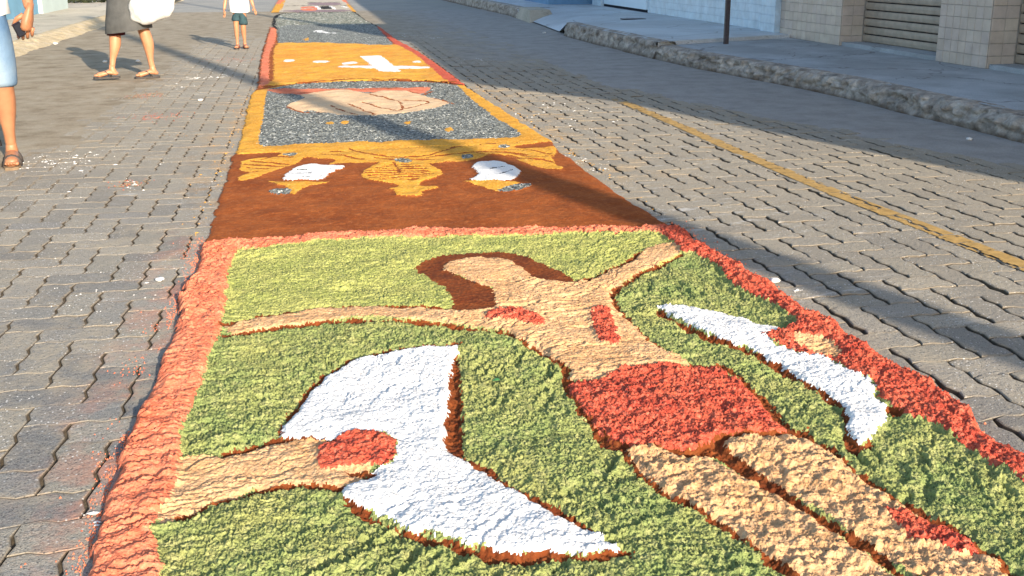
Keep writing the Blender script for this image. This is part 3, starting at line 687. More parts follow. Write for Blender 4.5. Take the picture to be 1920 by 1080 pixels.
# --- grey section with the hands
OUT_C = '480,164 540,155 620,151 700,148 800,149 868,157 905,180 945,205 985,232 1037,263 950,269 850,272 700,276 560,281 440,288 455,240 463,200 470,176'
C_layers = [
 ('border_line', 'brown_flat', .010, 'flat', 'poly', '470,170 482,160 540,151 620,148 700,145 800,146 872,156 850,159 800,153 700,150 620,153 540,157'),
 ('background', 'gravel', .014, 'gravel', 'poly', '500,170 496,185 493,217 484,253 482,273 535,270 589,268 677,263 710,267 727,262 852,260 900,259 971,256 976,250 963,239 928,220 912,207 893,193 873,176 862,163 851,157 808,152 699,151 611,152 546,158 502,165'),
 ('sleeve', 'salmon', .017, 'flat', 'poly', '493,168 524,165 567,166 659,165 699,164 795,163 810,164 793,175 764,173 699,172 659,170 611,174 567,178 524,174'),
 ('sleeve_line', 'brown_flat', .014, 'flat', 'line', ['520,173 567,174 611,169 659,167 700,166 760,164 805,162', '659,169 680,174 700,172', '765,170 790,177 810,170'], .012),
 ('hands', 'hand_dust', .019, 'smooth', 'poly', '535,197 557,189 574,182 559,177 611,170 633,168 659,168 690,175 710,170 753,169 786,176 808,182 845,192 821,200 786,207 747,213 721,213 694,216 637,215 600,209 578,205 561,209 543,204'),
 ('hand_line', 'brown_flat', .013, 'flat', 'line', ['690,175 725,183 750,190 755,203 745,207 710,201 680,191', '652,194 680,205 700,214', '620,198 650,210 668,215', '755,188 780,187 806,190 790,197 755,203', '810,182 850,193', '536,199 560,209 600,209'], .010),
 ('yellow_spot', 'yellow', .016, 'flat', 'poly', '610,228 622,226 625,232 612,233'), ('yellow_spot', 'yellow', .016, 'flat', 'poly', '640,226 654,224 650,231 638,231'),
 ('yellow_spot', 'yellow', .016, 'flat', 'poly', '832,240 845,237 850,243 836,247'), ('yellow_spot', 'yellow', .016, 'flat', 'poly', '757,228 768,225 770,230 760,232'),
]
carpet('sawdust_carpet', 'grey section with clasped peach hands inside a yellow border', OUT_C, ('border', 'yellow', .016, 'flat'), C_layers, .009, 201, ragged=.010)

# --- yellow section with the white cross
OUT_D = '505,50 517,52 520,80 597,79 738,84 703,46 707,46 740,71 787,97 840,133 872,157 800,150 700,149 620,152 540,156 482,163 484,128 490,100 498,73'
D_layers = [
 ('border', 'salmon', .022, 'flat', 'poly', '500,48 520,50 517,80 508,93 507,117 507,156 480,166 482,128', 0, 'salmon strip on the left'),
 ('border', 'red', .022, 'flat', 'poly', '700,46 712,44 745,70 790,97 842,132 876,158 850,158 830,147 807,127 780,103 747,85 738,84', 0, 'salmon strip on the right'),
 ('border_line', 'brown_flat', .018, 'flat', 'line', ['504,52 497,75 489,100 483,128 481,158', '521,52 518,80 508,94 507,152', '480,162 620,150 700,147 860,154'], .024),
 ('cross', 'white', .026, 'smooth', 'poly', '673,106 675,105.8 693,105.5 711,105 713,105.3 725,113.5 738,124 750,133 751,134 749,134.4 735,135 712,134.3 708,133 696,124 686,115 675,107.4'),
 ('cross', 'white', .026, 'smooth', 'poly', '634,124 700,123 745,124 806,125 806,129 740,130 660,128 634,127'),
 ('white_mark', 'white', .024, 'smooth', 'poly', '530,113 550,111 551,115 532,116'), ('white_mark', 'white', .024, 'smooth', 'poly', '584,114 614,114 616,117 588,118'),
 ('white_mark', 'white', .024, 'smooth', 'poly', '637,118 665,115 673,119 645,122'), ('white_mark', 'white', .024, 'smooth', 'poly', '772,116 786,114 790,118 775,119'),
]
carpet('sawdust_carpet', 'yellow section with a white cross and salmon side strips', OUT_D, ('background', 'yellow_orange', .020, 'flat'), D_layers, .015, 301, ragged=.012)
# --- grey section
OUT_E = '510,52 509,40 514,30 520,25 560,23 665,21 680,33 707,48 742,85 597,81 517,82 520,54'
E_layers = [
 ('background', 'gravel', .016, 'gravel', 'poly', '515,46 640,47 720,44 760,88 500,84', 0, 'darker grey nearer half'),  # darker stone puts the building's shade into this half's colour
 ('rim', 'black_dust', .024, 'flat', 'line', ['513,54 511,44 512,34 521,26 560,24.5 665,22', '661,21 682,34 707,48'], .045),
 ('rim', 'black_dust', .024, 'flat', 'line', ['513,44 540,44.5 600,47'], .03),  # black strip paints a thin cast shadow across the section
 ('white_mark', 'white', .020, 'smooth', 'line', ['595,57 605,61 625,62'], .07),
 ('yellow_spot', 'yellow', .020, 'smooth', 'poly', '567,73 577,70 577,76 568,76'),
]
carpet('sawdust_carpet', 'speckled grey section with a black rim', OUT_E, ('background', 'gravel_far', .016, 'gravel'), E_layers, .03, 401, ragged=.02)
# --- far patterned section
def yx(y0, y1, xl=-.74, xr=1.27): return np.array([(xl, y0), (xr, y0), (xr, y1), (xl, y1)])
F0, F1 = G(590, 23.5)[1], 36.
F_layers = [
 ('border', 'yellow', .02, 'flat', 'poly', yx(F0 - 1, F1, -.8, -.56), 0, 'yellow strip on the left'), ('border', 'yellow', .02, 'flat', 'poly', yx(F0 - 1, 27.5, 1.1, 1.4), 0, 'yellow strip on the right'),
 ('border', 'salmon', .02, 'flat', 'poly', yx(27.8, F1, -.9, -.6)), ('border', 'salmon', .02, 'flat', 'poly', yx(27.5, F1, 1.12, 1.5)),
 ('stripe', 'violet', .02, 'flat', 'poly', yx(F0, F0 + .9, -.5, 1.1), 0, 'violet stripe'), ('stripe', 'salmon', .022, 'flat', 'poly', yx(F0 + .5, F0 + 2.6, -.1, .3), 0, 'salmon patch'),
 ('stripe', 'pale', .022, 'flat', 'line', [np.array([(-.5 + .12 * i, F0 + 1.2 + .8 * (i % 2)) for i in range(7)])], .04, 'cream zigzag'),
 ('stripe', 'black_dust', .022, 'flat', 'poly', yx(F0 + 1.2, F0 + 2.8, .38, .68), 0, 'black patch'), ('stripe', 'white', .024, 'smooth', 'line', [np.array([(.30, F0 + 2.9), (.36, F0 + 1.)]), np.array([(.66, F0 + 2.9), (.74, F0 + 1.)]), np.array([(.98, F0 + 2.7), (1.05, F0 + 1.8)])], .035),
 ('stripe', 'black_dust', .022, 'flat', 'line', [np.array([(-.5, F0 + 3.1), (1.08, F0 + 3.1)]), np.array([(.0, F0 + 5.2), (1., F0 + 5.2)])], .09, 'thin black line'),
 ('stripe', 'pale', .022, 'flat', 'poly', yx(F0 + 3.3, F0 + 5., -.5, .2), 0, 'cream field'), ('stripe', 'violet', .022, 'flat', 'poly', yx(F0 + 3.3, F0 + 5., .1, 1.), 0, 'violet field'),
 ('stripe', 'brown', .022, 'flat', 'poly', yx(F0 + 7.3, F0 + 9, -.2, .3), 0, 'brown patch'), ('stripe', 'black_dust', .022, 'flat', 'poly', yx(F0 + 7., F0 + 9, .35, .8), 0, 'far black patch'),
]
carpet('sawdust_carpet', 'farthest patterned section in violet, salmon, cream and black', [(-.78, F0), (1.2, F0), (1.25, 30), (1.28, 36), (-.74, 36), (-.78, 30)], ('background', 'pale', .018, 'flat'), F_layers, .045, 501, ragged=.02)

# loose material around the carpet
def flakes(name, mat, pts, sizes, flat=.35, ex=1.):
    V = []; F = []
    for (x, y, z), s in zip(pts, sizes):
        n = len(V); k = 5; a0 = random.random() * 6.3
        for i in range(k):
            a = a0 + 2 * math.pi * i / k; r = s * random.uniform(.6, 1.2)
            V.append((x + r * math.cos(a) * ex, y + r * math.sin(a) * .9, z - .002))
        V.append((x + s * .2, y, z + s * flat * random.uniform(.7, 1.6)))
        F += [[n + i, n + (i + 1) % k, n + k] for i in range(k)]
    return mobj(name, V, F, mat, kind='stuff')
def scatter_line(p0, p1, w, n, smin, smax):
    a = np.array(G(*p0)); b = np.array(G(*p1)); L = np.linalg.norm(b - a); d = (b - a) / L; q = np.array((-d[1], d[0])); out = []; sz = []
    for _ in range(int(n * 1.1)):
        c = a + d * L * random.random() + q * random.gauss(0, w)
        if pn(c[0] * 9, c[1] * 9, 77) + .5 * pn(c[0] * 30, c[1] * 30, 78) < .05: continue
        out.append((c[0], c[1], .0045)); sz.append(smin + (smax - smin) * random.random() ** 6)
    return out, sz
pts = []; sz = []
for p0, p1, w, n in [((345, 148), (430, 142), .06, 240), ((310, 168), (360, 158), .10, 70), ((380, 130), (480, 118), .15, 110), ((60, 300), (180, 296), .10, 150), ((20, 325), (140, 305), .12, 110), ((200, 350), (260, 345), .12, 40),
                     ((960, 215), (1130, 240), .18, 130), ((1010, 195), (1110, 212), .10, 90), ((1080, 240), (1130, 255), .06, 45), ((1475, 545), (1500, 550), .02, 60), ((730, 62), (815, 72), .10, 160), ((800, 70), (820, 72), .05, 60), ((880, 110), (905, 114), .12, 60), ((850, 118), (965, 120), .05, 14),
                     ((190, 92), (240, 88), .10, 25), ((200, 380), (400, 300), .5, 40), ((60, 560), (300, 545), .12, 60), ((130, 790), (270, 770), .04, 14), ((165, 975), (200, 960), .03, 20), ((400, 170), (460, 120), .3, 60), ((1075, 292), (1130, 325), .05, 70), ((640, 0), (690, 60), .02, 2)]:
    a, b = scatter_line(p0, p1, w, n, .0014, .008); pts += a; sz += b
flakes('spilled_salt', M['powder'], pts, sz, .35, 1.9)
pts = []; sz = []
for k in range(1500):
    y = 1.5 + 2.8 * random.random(); e = abs(random.gauss(0, .055)) * random.random() ** 1.5
    if float(pn(y * 5, e * 20, 66)) < -.05 + e * 2: continue
    x = np.interp(y, [1.5, 1.83, 2.2, 2.6, 3., 3.6, 4.2], [-.49, -.49, -.5, -.5, -.5, -.48, -.47]) - e * (1 + 1.2 * max(0, math.sin(y * 5)))
    pts.append((x, y, .003)); sz.append(random.uniform(.0008, .0034))
for k in range(400):
    y = 1.5 + 2.6 * random.random(); x = 1.63 + abs(random.gauss(0, .035)); pts.append((x, y, .003)); sz.append(random.uniform(.0015, .006))
flakes('spilled_sawdust', M['salmon'], pts, sz, .6)
pts = []; sz = []
for k in range(160):
    y = 4.3 + 5.6 * random.random(); s_ = random.random() < .5
    x = (-.50 - abs(random.gauss(0, .05))) if s_ else (1.6 + abs(random.gauss(0, .06))); pts.append((x, y, .003)); sz.append(random.uniform(.0015, .006))
flakes('spilled_sawdust', M['yellow'], pts, sz, .3, 1.6)
pts = []; sz = []
for c, w, n in [((290, 220), .12, 110), ((270, 180), .08, 60), ((430, 113), .15, 60), ((240, 345), .06, 30)]:
    g = G(*c)
    for _ in range(n): pts.append((g[0] + random.gauss(0, w), g[1] + random.gauss(0, w), .0045)); sz.append(random.uniform(.002, .006))
flakes('spilled_sawdust', M['red'], pts, sz, .3)
pts = []; sz = []
for c, w, n in [((268, 180), .10, 60), ((288, 176), .05, 30), ((245, 346), .06, 40), ((330, 255), .04, 12), ((1370, 92), .3, 20), ((1100, 110), .5, 16)]:
    g = G(*c)
    for _ in range(n): pts.append((g[0] + random.gauss(0, w), g[1] + random.gauss(0, w * .8), .005)); sz.append(random.uniform(.002, .008))
flakes('dry_leaf_litter', M['sole'], pts, sz, .3, 1.8)
# a few pebbles one can pick out
def pebble(px, py, r, label, mat='powder'):
    x, y = G(px, py); bm = bmesh.new(); bmesh.ops.create_icosphere(bm, subdivisions=2, radius=1)
    for v in bm.verts: v.co *= 1 + .22 * math.sin(v.co.x * 3.1 + v.co.y * 4.7 + px) ; 
    V = [(v.co.x * r, v.co.y * r * .8, v.co.z * r * .5 + r * .42 + .003) for v in bm.verts]; F = [[v.index for v in f.verts] for f in bm.faces]; bm.free()
    o = mobj('pebble', V, F, M[mat], smooth=True); o.location = (x, y, 0); tag(o, label, 'pebble', 'white pebbles lying on the street')
pebble(300, 528, .016, 'white pebble on the pavers left of the nearest carpet section')
pebble(1452, 531, .020, 'white lump against the right border of the nearest carpet section')
pebble(259, 117, .030, 'white pebble between the walking woman\'s legs')
pebble(104, 84, .035, 'white pebble at the foot of the left kerb')
pebble(197, 118, .030, 'white pebble in the woman\'s shadow')
pebble(376, 190, .022, 'white pebble on the dusty road left of the hands section')
pebble(1817, 264, .022, 'white scrap beside the crumbling right kerb')
pebble(1021, 63, .028, 'white scrap in front of the kerb end')

def leaf(px, py, r, label):
    x, y = G(px, py, .03); V = [(0, -r, 0), (r * .55, -r * .3, .006), (r * .5, r * .4, .008), (0, r, .004), (-r * .5, r * .4, .002), (-r * .55, -r * .3, .001), (0, 0, .007)]
    V = V + [(a, b, c - .0012) for a, b, c in V]; F = [(i, (i + 1) % 6, 6) for i in range(6)] + [((i + 1) % 6 + 7, i + 7, 13) for i in range(6)] + [(i + 7, (i + 1) % 6 + 7, (i + 1) % 6, i) for i in range(6)]
    o = mobj('leaf', V, F, plain('fresh_leaf', (.06, .22, .05), .5, .4)); o.location = (x, y, .034); o.rotation_euler = (R(-25), R(15), R(40)); tag(o, label, 'leaf')
leaf(930, 716, .014, 'small bright green leaf on the green sawdust between dove and figure')

# ------------------------------------------------------------------ right side: kerb, pavements
WALK, PLAT = .17, .215
def kerb(name, ys, xb, ztop, seed, rough=1., taper=0):
    Y = np.arange(ys[0], ys[1], .02); nv = 26
    XB = np.interp(Y, [q[0] for q in xb], [q[1] for q in xb])
    t = np.linspace(0, 1, nv)
    T, YY = np.meshgrid(t, Y)
    zz = np.where(T < .55, T / .55, 1.) ; XX = np.where(T < .55, T * .10, .055 + (T - .55) * .55)
    A = XB[:, None] + XX * 1.; Z = zz * ztop - .012
    face = np.clip(1 - np.abs(T - .4) / .35, 0, 1)
    n1 = fbm(YY * 3.2, T * 4 + seed, 4, seed); n2 = fbm(YY * 13, T * 7 + 5, 3, seed + 4)
    hole = np.clip(fbm(YY * 1.6, T * 2, 3, seed + 8) - .18, 0, 1)
    n3 = np.abs(fbm(YY * 6, T * 3 + 2, 3, seed + 11)); A = A + rough * (face * (.07 * n1 + .04 * n2 + .22 * hole - .07 * n3) + .016 * n2)
    A = A + .03 * pn(Y[:, None] * 1.1, 0 * T, seed + 2)
    Z = Z - rough * (np.clip(T - .5, 0, .12) / .12 * (1 - np.clip((T - .62) / .38, 0, 1))) * (.05 * np.clip(n1 + .3 * n2, 0, 1)) * (T > .5) - .007 * n2 * np.clip((T - .6) / .1, 0, 1)
    Z = Z + .016 * np.clip((T - .5) / .12, 0, 1) * (1 - np.clip((T - .9) / .1, 0, 1)) - .03 * (T > .995)
    if taper:
        e = np.clip((ys[1] - YY) / .22, 0, 1) ** .5; Z = -.03 + (Z + .03) * e; A = A + .25 * (1 - e) * (1 - T)
        e = np.clip((YY - ys[0]) / .22, 0, 1) ** .5 if taper > 1 else 1; Z = -.03 + (Z + .03) * e
    V = np.stack([A, YY, Z], -1).reshape(-1, 3); ny = len(Y)
    I = (np.arange(ny - 1)[:, None] * nv + np.arange(nv - 1)[None]).ravel()
    return quadmesh(name, V, np.stack([I, I + nv, I + nv + 1, I + 1], -1)[:, ::-1], M['kerb'], kind='structure')
KX = [(-12, 4.78), (5, 4.70), (7.7, 4.66), (9, 4.52), (10.2, 4.30), (11.5, 4.20), (13.7, 4.13), (15.2, 4.10), (18, 4.3), (21, 4.42), (26, 4.30), (32, 4.15), (60, 4.1)]
kerb('kerb', (-12, 11.45), KX, WALK, 3); kerb('kerb', (11.34, 15.5), KX, PLAT, 9, .7, 1); kerb('kerb', (20.2, 60), KX, PLAT, 15, .6, 2)
def strip(name, ys, x0f, x1, z, mat, kind='structure', rough=.004, seed=2):
    Y = np.arange(ys[0], ys[1] + .001, .05); nx = 40
    X0 = np.array([x0f(y) for y in Y]); t = np.linspace(0, 1, nx); XX = X0[:, None] * (1 - t) + x1 * t
    YY = np.repeat(Y[:, None], nx, 1); Z = z + rough * fbm(XX * 2, YY * 2, 3, seed)
    V = np.stack([XX, YY, Z], -1).reshape(-1, 3); ny = len(Y)
    I = (np.arange(ny - 1)[:, None] * nx + np.arange(nx - 1)[None]).ravel()
    return quadmesh(name, V, np.stack([I, I + 1, I + nx + 1, I + nx], -1), mat, kind=kind)
kx = lambda y: float(np.interp(y, [q[0] for q in KX], [q[1] for q in KX]))
strip('pavement', (-12, 12.6), lambda y: kx(y) + .17, 7.6, WALK - .002, M['walk_right'])
# raised platform whose front edge crosses the pavement
pA, pB = G(1260, 78, .2), G(1440, 69, .2)
def plat():
    xs = np.linspace(0, 1, 40); V = []; ny = 160
    for j in range(ny):
        for t in xs:
            xa = 4.30; ya = 11.36 + (12.55 - 11.36) * t
            y = ya + (20.4 - ya) * (j / (ny - 1)) if j else ya
            x0 = kx(y) + .06
            x = x0 * (1 - t) + 7.6 * t
            z = PLAT
            if y > 15.2: z = PLAT - .19 * (1 - t) ** 6 * min(1, (y - 15.2) / .7) * min(1, (20.45 - y) / .5)
            V.append((x, y, z))
    F = [(j * 40 + i, j * 40 + i + 1, (j + 1) * 40 + i + 1, (j + 1) * 40 + i) for j in range(ny - 1) for i in range(39)]
    n = len(V); V += [(V[i][0], V[i][1] - .004, WALK - .03) for i in range(40)]
    F += [(n + i, n + i + 1, i + 1, i) for i in range(39)]
    mobj('pavement', V, F, M['platform'], smooth=False, kind='structure')
plat()
strip('pavement', (20.4, 60), lambda y: kx(y) + .11, 7.6, PLAT - .001, M['platform'], seed=6)
# small cement ramp block seen before the platform (the light wedge by the driveway)
g0 = G(1000, 20, .2)
rb = MB(); rb.V = [(4.30, 18.5, .0), (4.95, 18.9, .0), (4.95, 20.3, .0), (4.4, 20.3, .0), (4.40, 18.9, PLAT + .012), (4.85, 19.1, PLAT + .012), (4.9, 20.3, PLAT + .012), (4.5, 20.3, PLAT + .012)]
rb.F = [(0, 1, 5, 4), (1, 2, 6, 5), (2, 3, 7, 6), (3, 0, 4, 7), (4, 5, 6, 7)]
tag(rb.build('cement_ramp', M['walk_left']), 'small sloped cement block at the start of the far right kerb', 'ramp')
# cement repair slab / drain lid on platform
tag(MB().box(5.35, 5.75, 15.9, 16.1, PLAT - .01, PLAT + .004, .002).build('drain_lid', M['pole']), 'flat dark drain lid set in the pale raised pavement', 'drain lid')

# ------------------------------------------------------------------ right side buildings
WX = 6.46; TS = .118
def tiles(parent, plane, a0, a1, z0, z1, mat, fixed, sign=-1, limit=[0], stuff=None):
    """square tiles over a rectangle; plane 'x': wall at X=fixed running along Y; plane 'y': wall at Y=fixed along X"""
    na = max(1, int(round((a1 - a0) / TS))); w = (a1 - a0) / na; nz = max(1, int(round((z1 - z0) / TS))); h = (z1 - z0) / nz
    g = .0022
    key = (plane, round(w, 4), round(h, 4), mat.name)
    if key not in TC:
        b = MB()
        if plane == 'x': b.V = [(0, -w / 2 + g, -h / 2 + g), (0, w / 2 - g, -h / 2 + g), (0, w / 2 - g, h / 2 - g), (0, -w / 2 + g, h / 2 - g)] + [(-.005, -w / 2 + 2 * g, -h / 2 + 2 * g), (-.005, w / 2 - 2 * g, -h / 2 + 2 * g), (-.005, w / 2 - 2 * g, h / 2 - 2 * g), (-.005, -w / 2 + 2 * g, h / 2 - 2 * g)]
        else: b.V = [(w / 2 - g, 0, -h / 2 + g), (-w / 2 + g, 0, -h / 2 + g), (-w / 2 + g, 0, h / 2 - g), (w / 2 - g, 0, h / 2 - g)] + [(w / 2 - 2 * g, -.005, -h / 2 + 2 * g), (-w / 2 + 2 * g, -.005, -h / 2 + 2 * g), (-w / 2 + 2 * g, -.005, h / 2 - 2 * g), (w / 2 - 2 * g, -.005, h / 2 - 2 * g)]
        b.F = [(4, 7, 6, 5), (0, 4, 5, 1), (1, 5, 6, 2), (2, 6, 7, 3), (3, 7, 4, 0)]
        me = bpy.data.meshes.new('tile'); me.from_pydata(b.V, [], b.F); me.materials.append(mat); TC[key] = (me, b)
    me, b = TC[key]
    for i in range(na):
        for j in range(nz):
            a = a0 + (i + .5) * w; z = z0 + (j + .5) * h
            loc = (fixed + random.gauss(0, .0004), a, z) if plane == 'x' else (a, fixed, z)
            pxy = px_of(*loc)
            if z < 1.1 and -60 < pxy[0] < 2000 and pxy[1] > -15 and TCNT[parent.name] < 298:
                o = bpy.data.objects.new('tile', me); COL.objects.link(o); o.parent = parent; o.location = loc; TCNT[parent.name] += 1
            else:
                TREST.setdefault(parent.name, [MB(), mat, parent])[0].add([(v[0] + loc[0], v[1] + loc[1], v[2] + loc[2]) for v in b.V], b.F)
TC = {}; TREST = {}
from collections import defaultdict
TCNT = defaultdict(int)
ROOF = 4.4
shop = tag(empty('shop_building', (WX, 5, WALK)), 'beige tiled shop with roller shutters at the back of the right pavement', 'building')
shop.location = (0, 0, 0)
# openings along the wall (Y ranges), near to far; wall pieces between
j1a, j1b = G(1737, 111, WALK)[1], G(1577, 85, WALK)[1]
OPEN = [(-1.6, .6), (2.9, 4.8), (6.3, 8.20), (8.98, 10.88)]
END = 12.44
segs = []; y = -3.0
for a, b in OPEN: segs.append((y, a)); y = b
segs.append((y, END))
core = MB()
for a, b in segs: core.box(WX + .006, WX + 3, a, b, 0, ROOF - .15)
for a, b in OPEN: core.box(WX + .006, WX + 3, a, b, 2.7, ROOF - .15); core.box(WX + .42, WX + 3, a, b, 0, 2.7)
core.build('wall', M['grout'], shop)
tile_z1 = WALK + TS * 22
for a, b in segs: tiles(shop, 'x', a, b, WALK, tile_z1, M['tile_beige'], WX + .006)
for a, b in OPEN:
    tiles(shop, 'y', WX + .012, WX + .012 + TS * 3 - .06, WALK, 2.7, M['tile_beige'], b - .001)   # far jamb faces the camera
    MB().box(WX + .03, WX + .42, a + .003, b - .010, WALK - .01, WALK + .045, .004).build('sill', M['walk_right'], shop)
slab = MB(); sl = [(WX + 3, -3.0), (WX, -2.95), (5.45, -1.5), (5.45, 34), (WX + 3, 34)]
n = len(sl); slab.V = [(a, b, ROOF - .15) for a, b in sl] + [(a, b, ROOF) for a, b in sl]
slab.F = [list(range(n))[::-1], list(range(n, 2 * n))] + [(i, (i + 1) % n, (i + 1) % n + n, i + n) for i in range(n)]
slab.build('roof', M['wall_cream'], shop)
MB().box(5.5, WX + 3, 3.3, 3.45, ROOF, 6.05).build('parapet_wall', M['wall_cream'], shop)
# roller shutters: slats are parts of their shutter
def shutter(a, b, label):
    s = tag(empty('roller_shutter', (WX + .33, (a + b) / 2, WALK + .045)), label, 'roller shutter', 'roller shutters of the shop')
    hgt = .098; W_ = (b - a) - .02
    prof = [(.0, 0), (-.006, .004), (-.012, .012), (-.016, .048), (-.012, .080), (-.003, .086), (.008, .087)]
    V = [(x, yy, z) for yy in (-W_ / 2, W_ / 2) for x, z in prof]; n = len(prof)
    F = [(i, i + n, i + n + 1, i + 1) for i in range(n - 1)]
    me = bpy.data.meshes.new('slat'); me.from_pydata(V, [], F); me.materials.append(M['slat'])
    for k in range(26):
        o = bpy.data.objects.new('slat', me); COL.objects.link(o); o.parent = s; o.location = (random.gauss(0, .0015), 0, k * hgt + .002)
    MB().box(.012, .03, -W_ / 2, W_ / 2, 0, 2.6).build('gap_shade', M['dark'], s)  # near-black sheet paints the shade between the slats
labs = ['shut beige roller shutter out of view beside the camera', 'shut beige roller shutter nearest the camera', 'shut beige roller shutter at the right edge of the photo', 'shut beige roller shutter between two tiled pillars']
for (a, b), l in zip(OPEN, labs): shutter(a, b, l)
# antenna mast on the roof
mast = MB().tube([(5.75, 3.38, 6.05), (5.75, 3.38, 9.0), (5.74, 3.38, 12.2)], [.09, .07, .04], 8)
tag(mast.build('antenna_mast', M['upole'], smooth=True), 'thin mast standing on the shop roof', 'mast')

# pale blue building
blue = tag(empty('blue_building'), 'pale blue tiled building with a plain door next to the beige shop', 'building')
BX = WX - .03
door0, door1 = 17.85, 20.6
c = MB().box(BX + .006 + .05, BX + 3, END + .45, door0, 0, ROOF - .16).box(BX + .006 - .1 + .05, BX + 3, END + .01, END + .45, 0, ROOF - .16).box(BX + .006, BX + 3, door0, door1, 2.4, ROOF - .16).box(BX + .3, BX + 3, door0, door1, 0, 2.4).box(BX - .04, BX + 3, door1, 21.25, 0, ROOF - .16)
c.build('wall', M['grout_blue'], blue)
tiles(blue, 'x', END + .46, door0, PLAT, PLAT + TS * 20, M['tile_blue'], BX + .056)
tiles(blue, 'x', END + .02, END + .44, PLAT, PLAT + TS * 20, M['tile_blue'], BX - .044)
tiles(blue, 'x', door1 + .01, 21.25, PLAT, PLAT + TS * 20, M['tile_blue'], BX - .04)
for nme, (mb, mt, par) in list(TREST.items()):
    o = mb.build('tiling', mt, par, kind='stuff')
dr = MB().box(BX + .02, BX + .07, door0 + .01, door1 - .01, PLAT + .05, 2.38, .004).build('door', M['door'], blue)
MB().box(BX + .03, BX + .06, door0 + .01, door1 - .01, PLAT, PLAT + .05).build('door_gap_shade', M['dark'], blue)  # near-black strip paints the shade beneath the door
MB().box(BX - .0, BX + .02, door0 + .15, door0 + .19, 1.2, 1.32, .004).build('handle', M['pole'], dr)
# dark blue building beyond
db = tag(empty('blue_house'), 'deep blue house jutting out beyond the pale blue building', 'building')
MB().box(5.45, 9.4, 21.6, 34, 0, ROOF - .16).build('wall', M['blue_wall'], db)
dd = MB().box(5.42, 5.45, 24, 25.2, PLAT, 2.3, .003).build('door', M['door'], db)
MB().box(5.40, 5.42, 24.1, 24.14, 1.1, 1.25).build('handle', M['pole'], dd)
# sign post on the pavement
po = G(1361, 82, WALK)
pst = tag(empty('sign_post', (po[0], po[1], WALK)), 'thin dark metal post on the right pavement before the pale blue wall', 'post')
MB().box(-.03, .03, -.02, .02, -.02, 2.4, .004).build('pole', M['pole'], pst)
MB().box(-.25, .25, -.026, -.02, 1.95, 2.35, .002).build('sign_plate', M['upole'], pst)
# utility pole whose shadow crosses the street (stands behind the camera on the right kerb)
up = tag(empty('utility_pole', (4.9, -5.4, WALK)), 'concrete utility pole behind the camera on the right pavement', 'utility pole')
MB().loft([(0, 0, -.2, .15, .15), (0, 0, 5, .125, .125), (0, 0, 10.2, .10, .10)], 14).build('pole', M['upole'], up, smooth=True)
MB().box(-.08, .08, -.9, .9, 9.4, 9.5).build('crossarm', M['upole'], up)

# ------------------------------------------------------------------ left side
def left_kerb():
    Y = np.arange(-8, 60, .04); nv = 14; t = np.linspace(0, 1, nv); T, YY = np.meshgrid(t, Y)
    top = .115
    A = -3.60 - T * .40 + .08 * fbm(YY * 1.3, T, 4, 33) + .035 * pn(YY * 6, T * 3, 35)
    Z = top * np.clip(T / .72, 0, 1) ** .85 - .008 + .026 * fbm(YY * 4, T * 4, 4, 37) * np.sin(np.pi * np.clip(T, 0, 1))
    V = np.stack([A, YY, Z], -1).reshape(-1, 3); I = (np.arange(len(Y) - 1)[:, None] * nv + np.arange(nv - 1)[None]).ravel()
    quadmesh('kerb', V, np.stack([I, I + 1, I + nv + 1, I + nv], -1)[:, ::-1], M['kerb_left'], kind='structure')
    Y = np.arange(-8, 60, .1); xs = np.linspace(-3.98, -9, 40); X, YY = np.meshgrid(xs, Y)
    Z = .108 + .010 * fbm(X * 1.2, YY * 1.2, 3, 41)
    V = np.stack([X, YY, Z], -1).reshape(-1, 3); nv = 40; I = (np.arange(len(Y) - 1)[:, None] * nv + np.arange(nv - 1)[None]).ravel()
    quadmesh('pavement', V, np.stack([I, I + 1, I + nv + 1, I + nv], -1)[:, ::-1], M['walk_left'], kind='structure')
left_kerb()
lb = tag(empty('blue_house'), 'low blue house with a pale mint corner pillar behind the left pavement', 'building')
MB().box(-9, -5.42, 4, 22.0, 0, 3.4).build('wall', M['blue_left'], lb)
MB().box(-9, -5.34, 22.0, 24.3, 0, 3.4, .01).build('pillar', M['pillar'], lb)
MB().box(-9.2, -5.1, 3.8, 24.6, 3.4, 3.5).build('roof', M['wall_cream'], lb)
dl = MB().box(-5.42, -5.38, 8, 9.1, .12, 2.3, .004).build('door', M['pillar'], lb)
MB().box(-5.38, -5.35, 8.08, 8.12, 1.1, 1.25).build('handle', M['pole'], dl)
pl = tag(empty('plank_stack', (-4.6, 28.4, .11)), 'dark and pale planks added on the left pavement beyond the mint pillar', 'planks')
for k in range(6): MB().box(-.7, 1.1, k * .42, k * .42 + .26, 0, .05 + .03 * (k % 2), .004).build('plank', M['plank' if k % 2 else 'plank2'], pl)  # boards added for a far strip of dark and pale lines
fp = tag(empty('flowering_plant', (-5.75, 27.8, .11)), 'low dark clump with yellow flowers beside the planks', 'plant')
b = MB(); b2 = MB()
for k in range(260):
    a = random.random() * 6.3; r = random.random() ** .5 * .75; z = random.random() * .30 * (1 - r); x, y = r * math.cos(a) * 1.3, r * math.sin(a) * .7
    V = [(x + random.gauss(0, .06), y + random.gauss(0, .06), z + random.gauss(0, .05)) for _ in range(3)]; b.add(V, [(0, 1, 2)])
for k in range(34):
    a = random.random() * 6.3; r = random.random() ** .5 * .7; b2.ball((r * math.cos(a) * 1.3, r * math.sin(a) * .7, .16 + .12 * random.random()), (.05, .05, .03), 6, 4)
b.build('leaves', M['leafy'], fp); b2.build('flowers', M['petal'], fp)

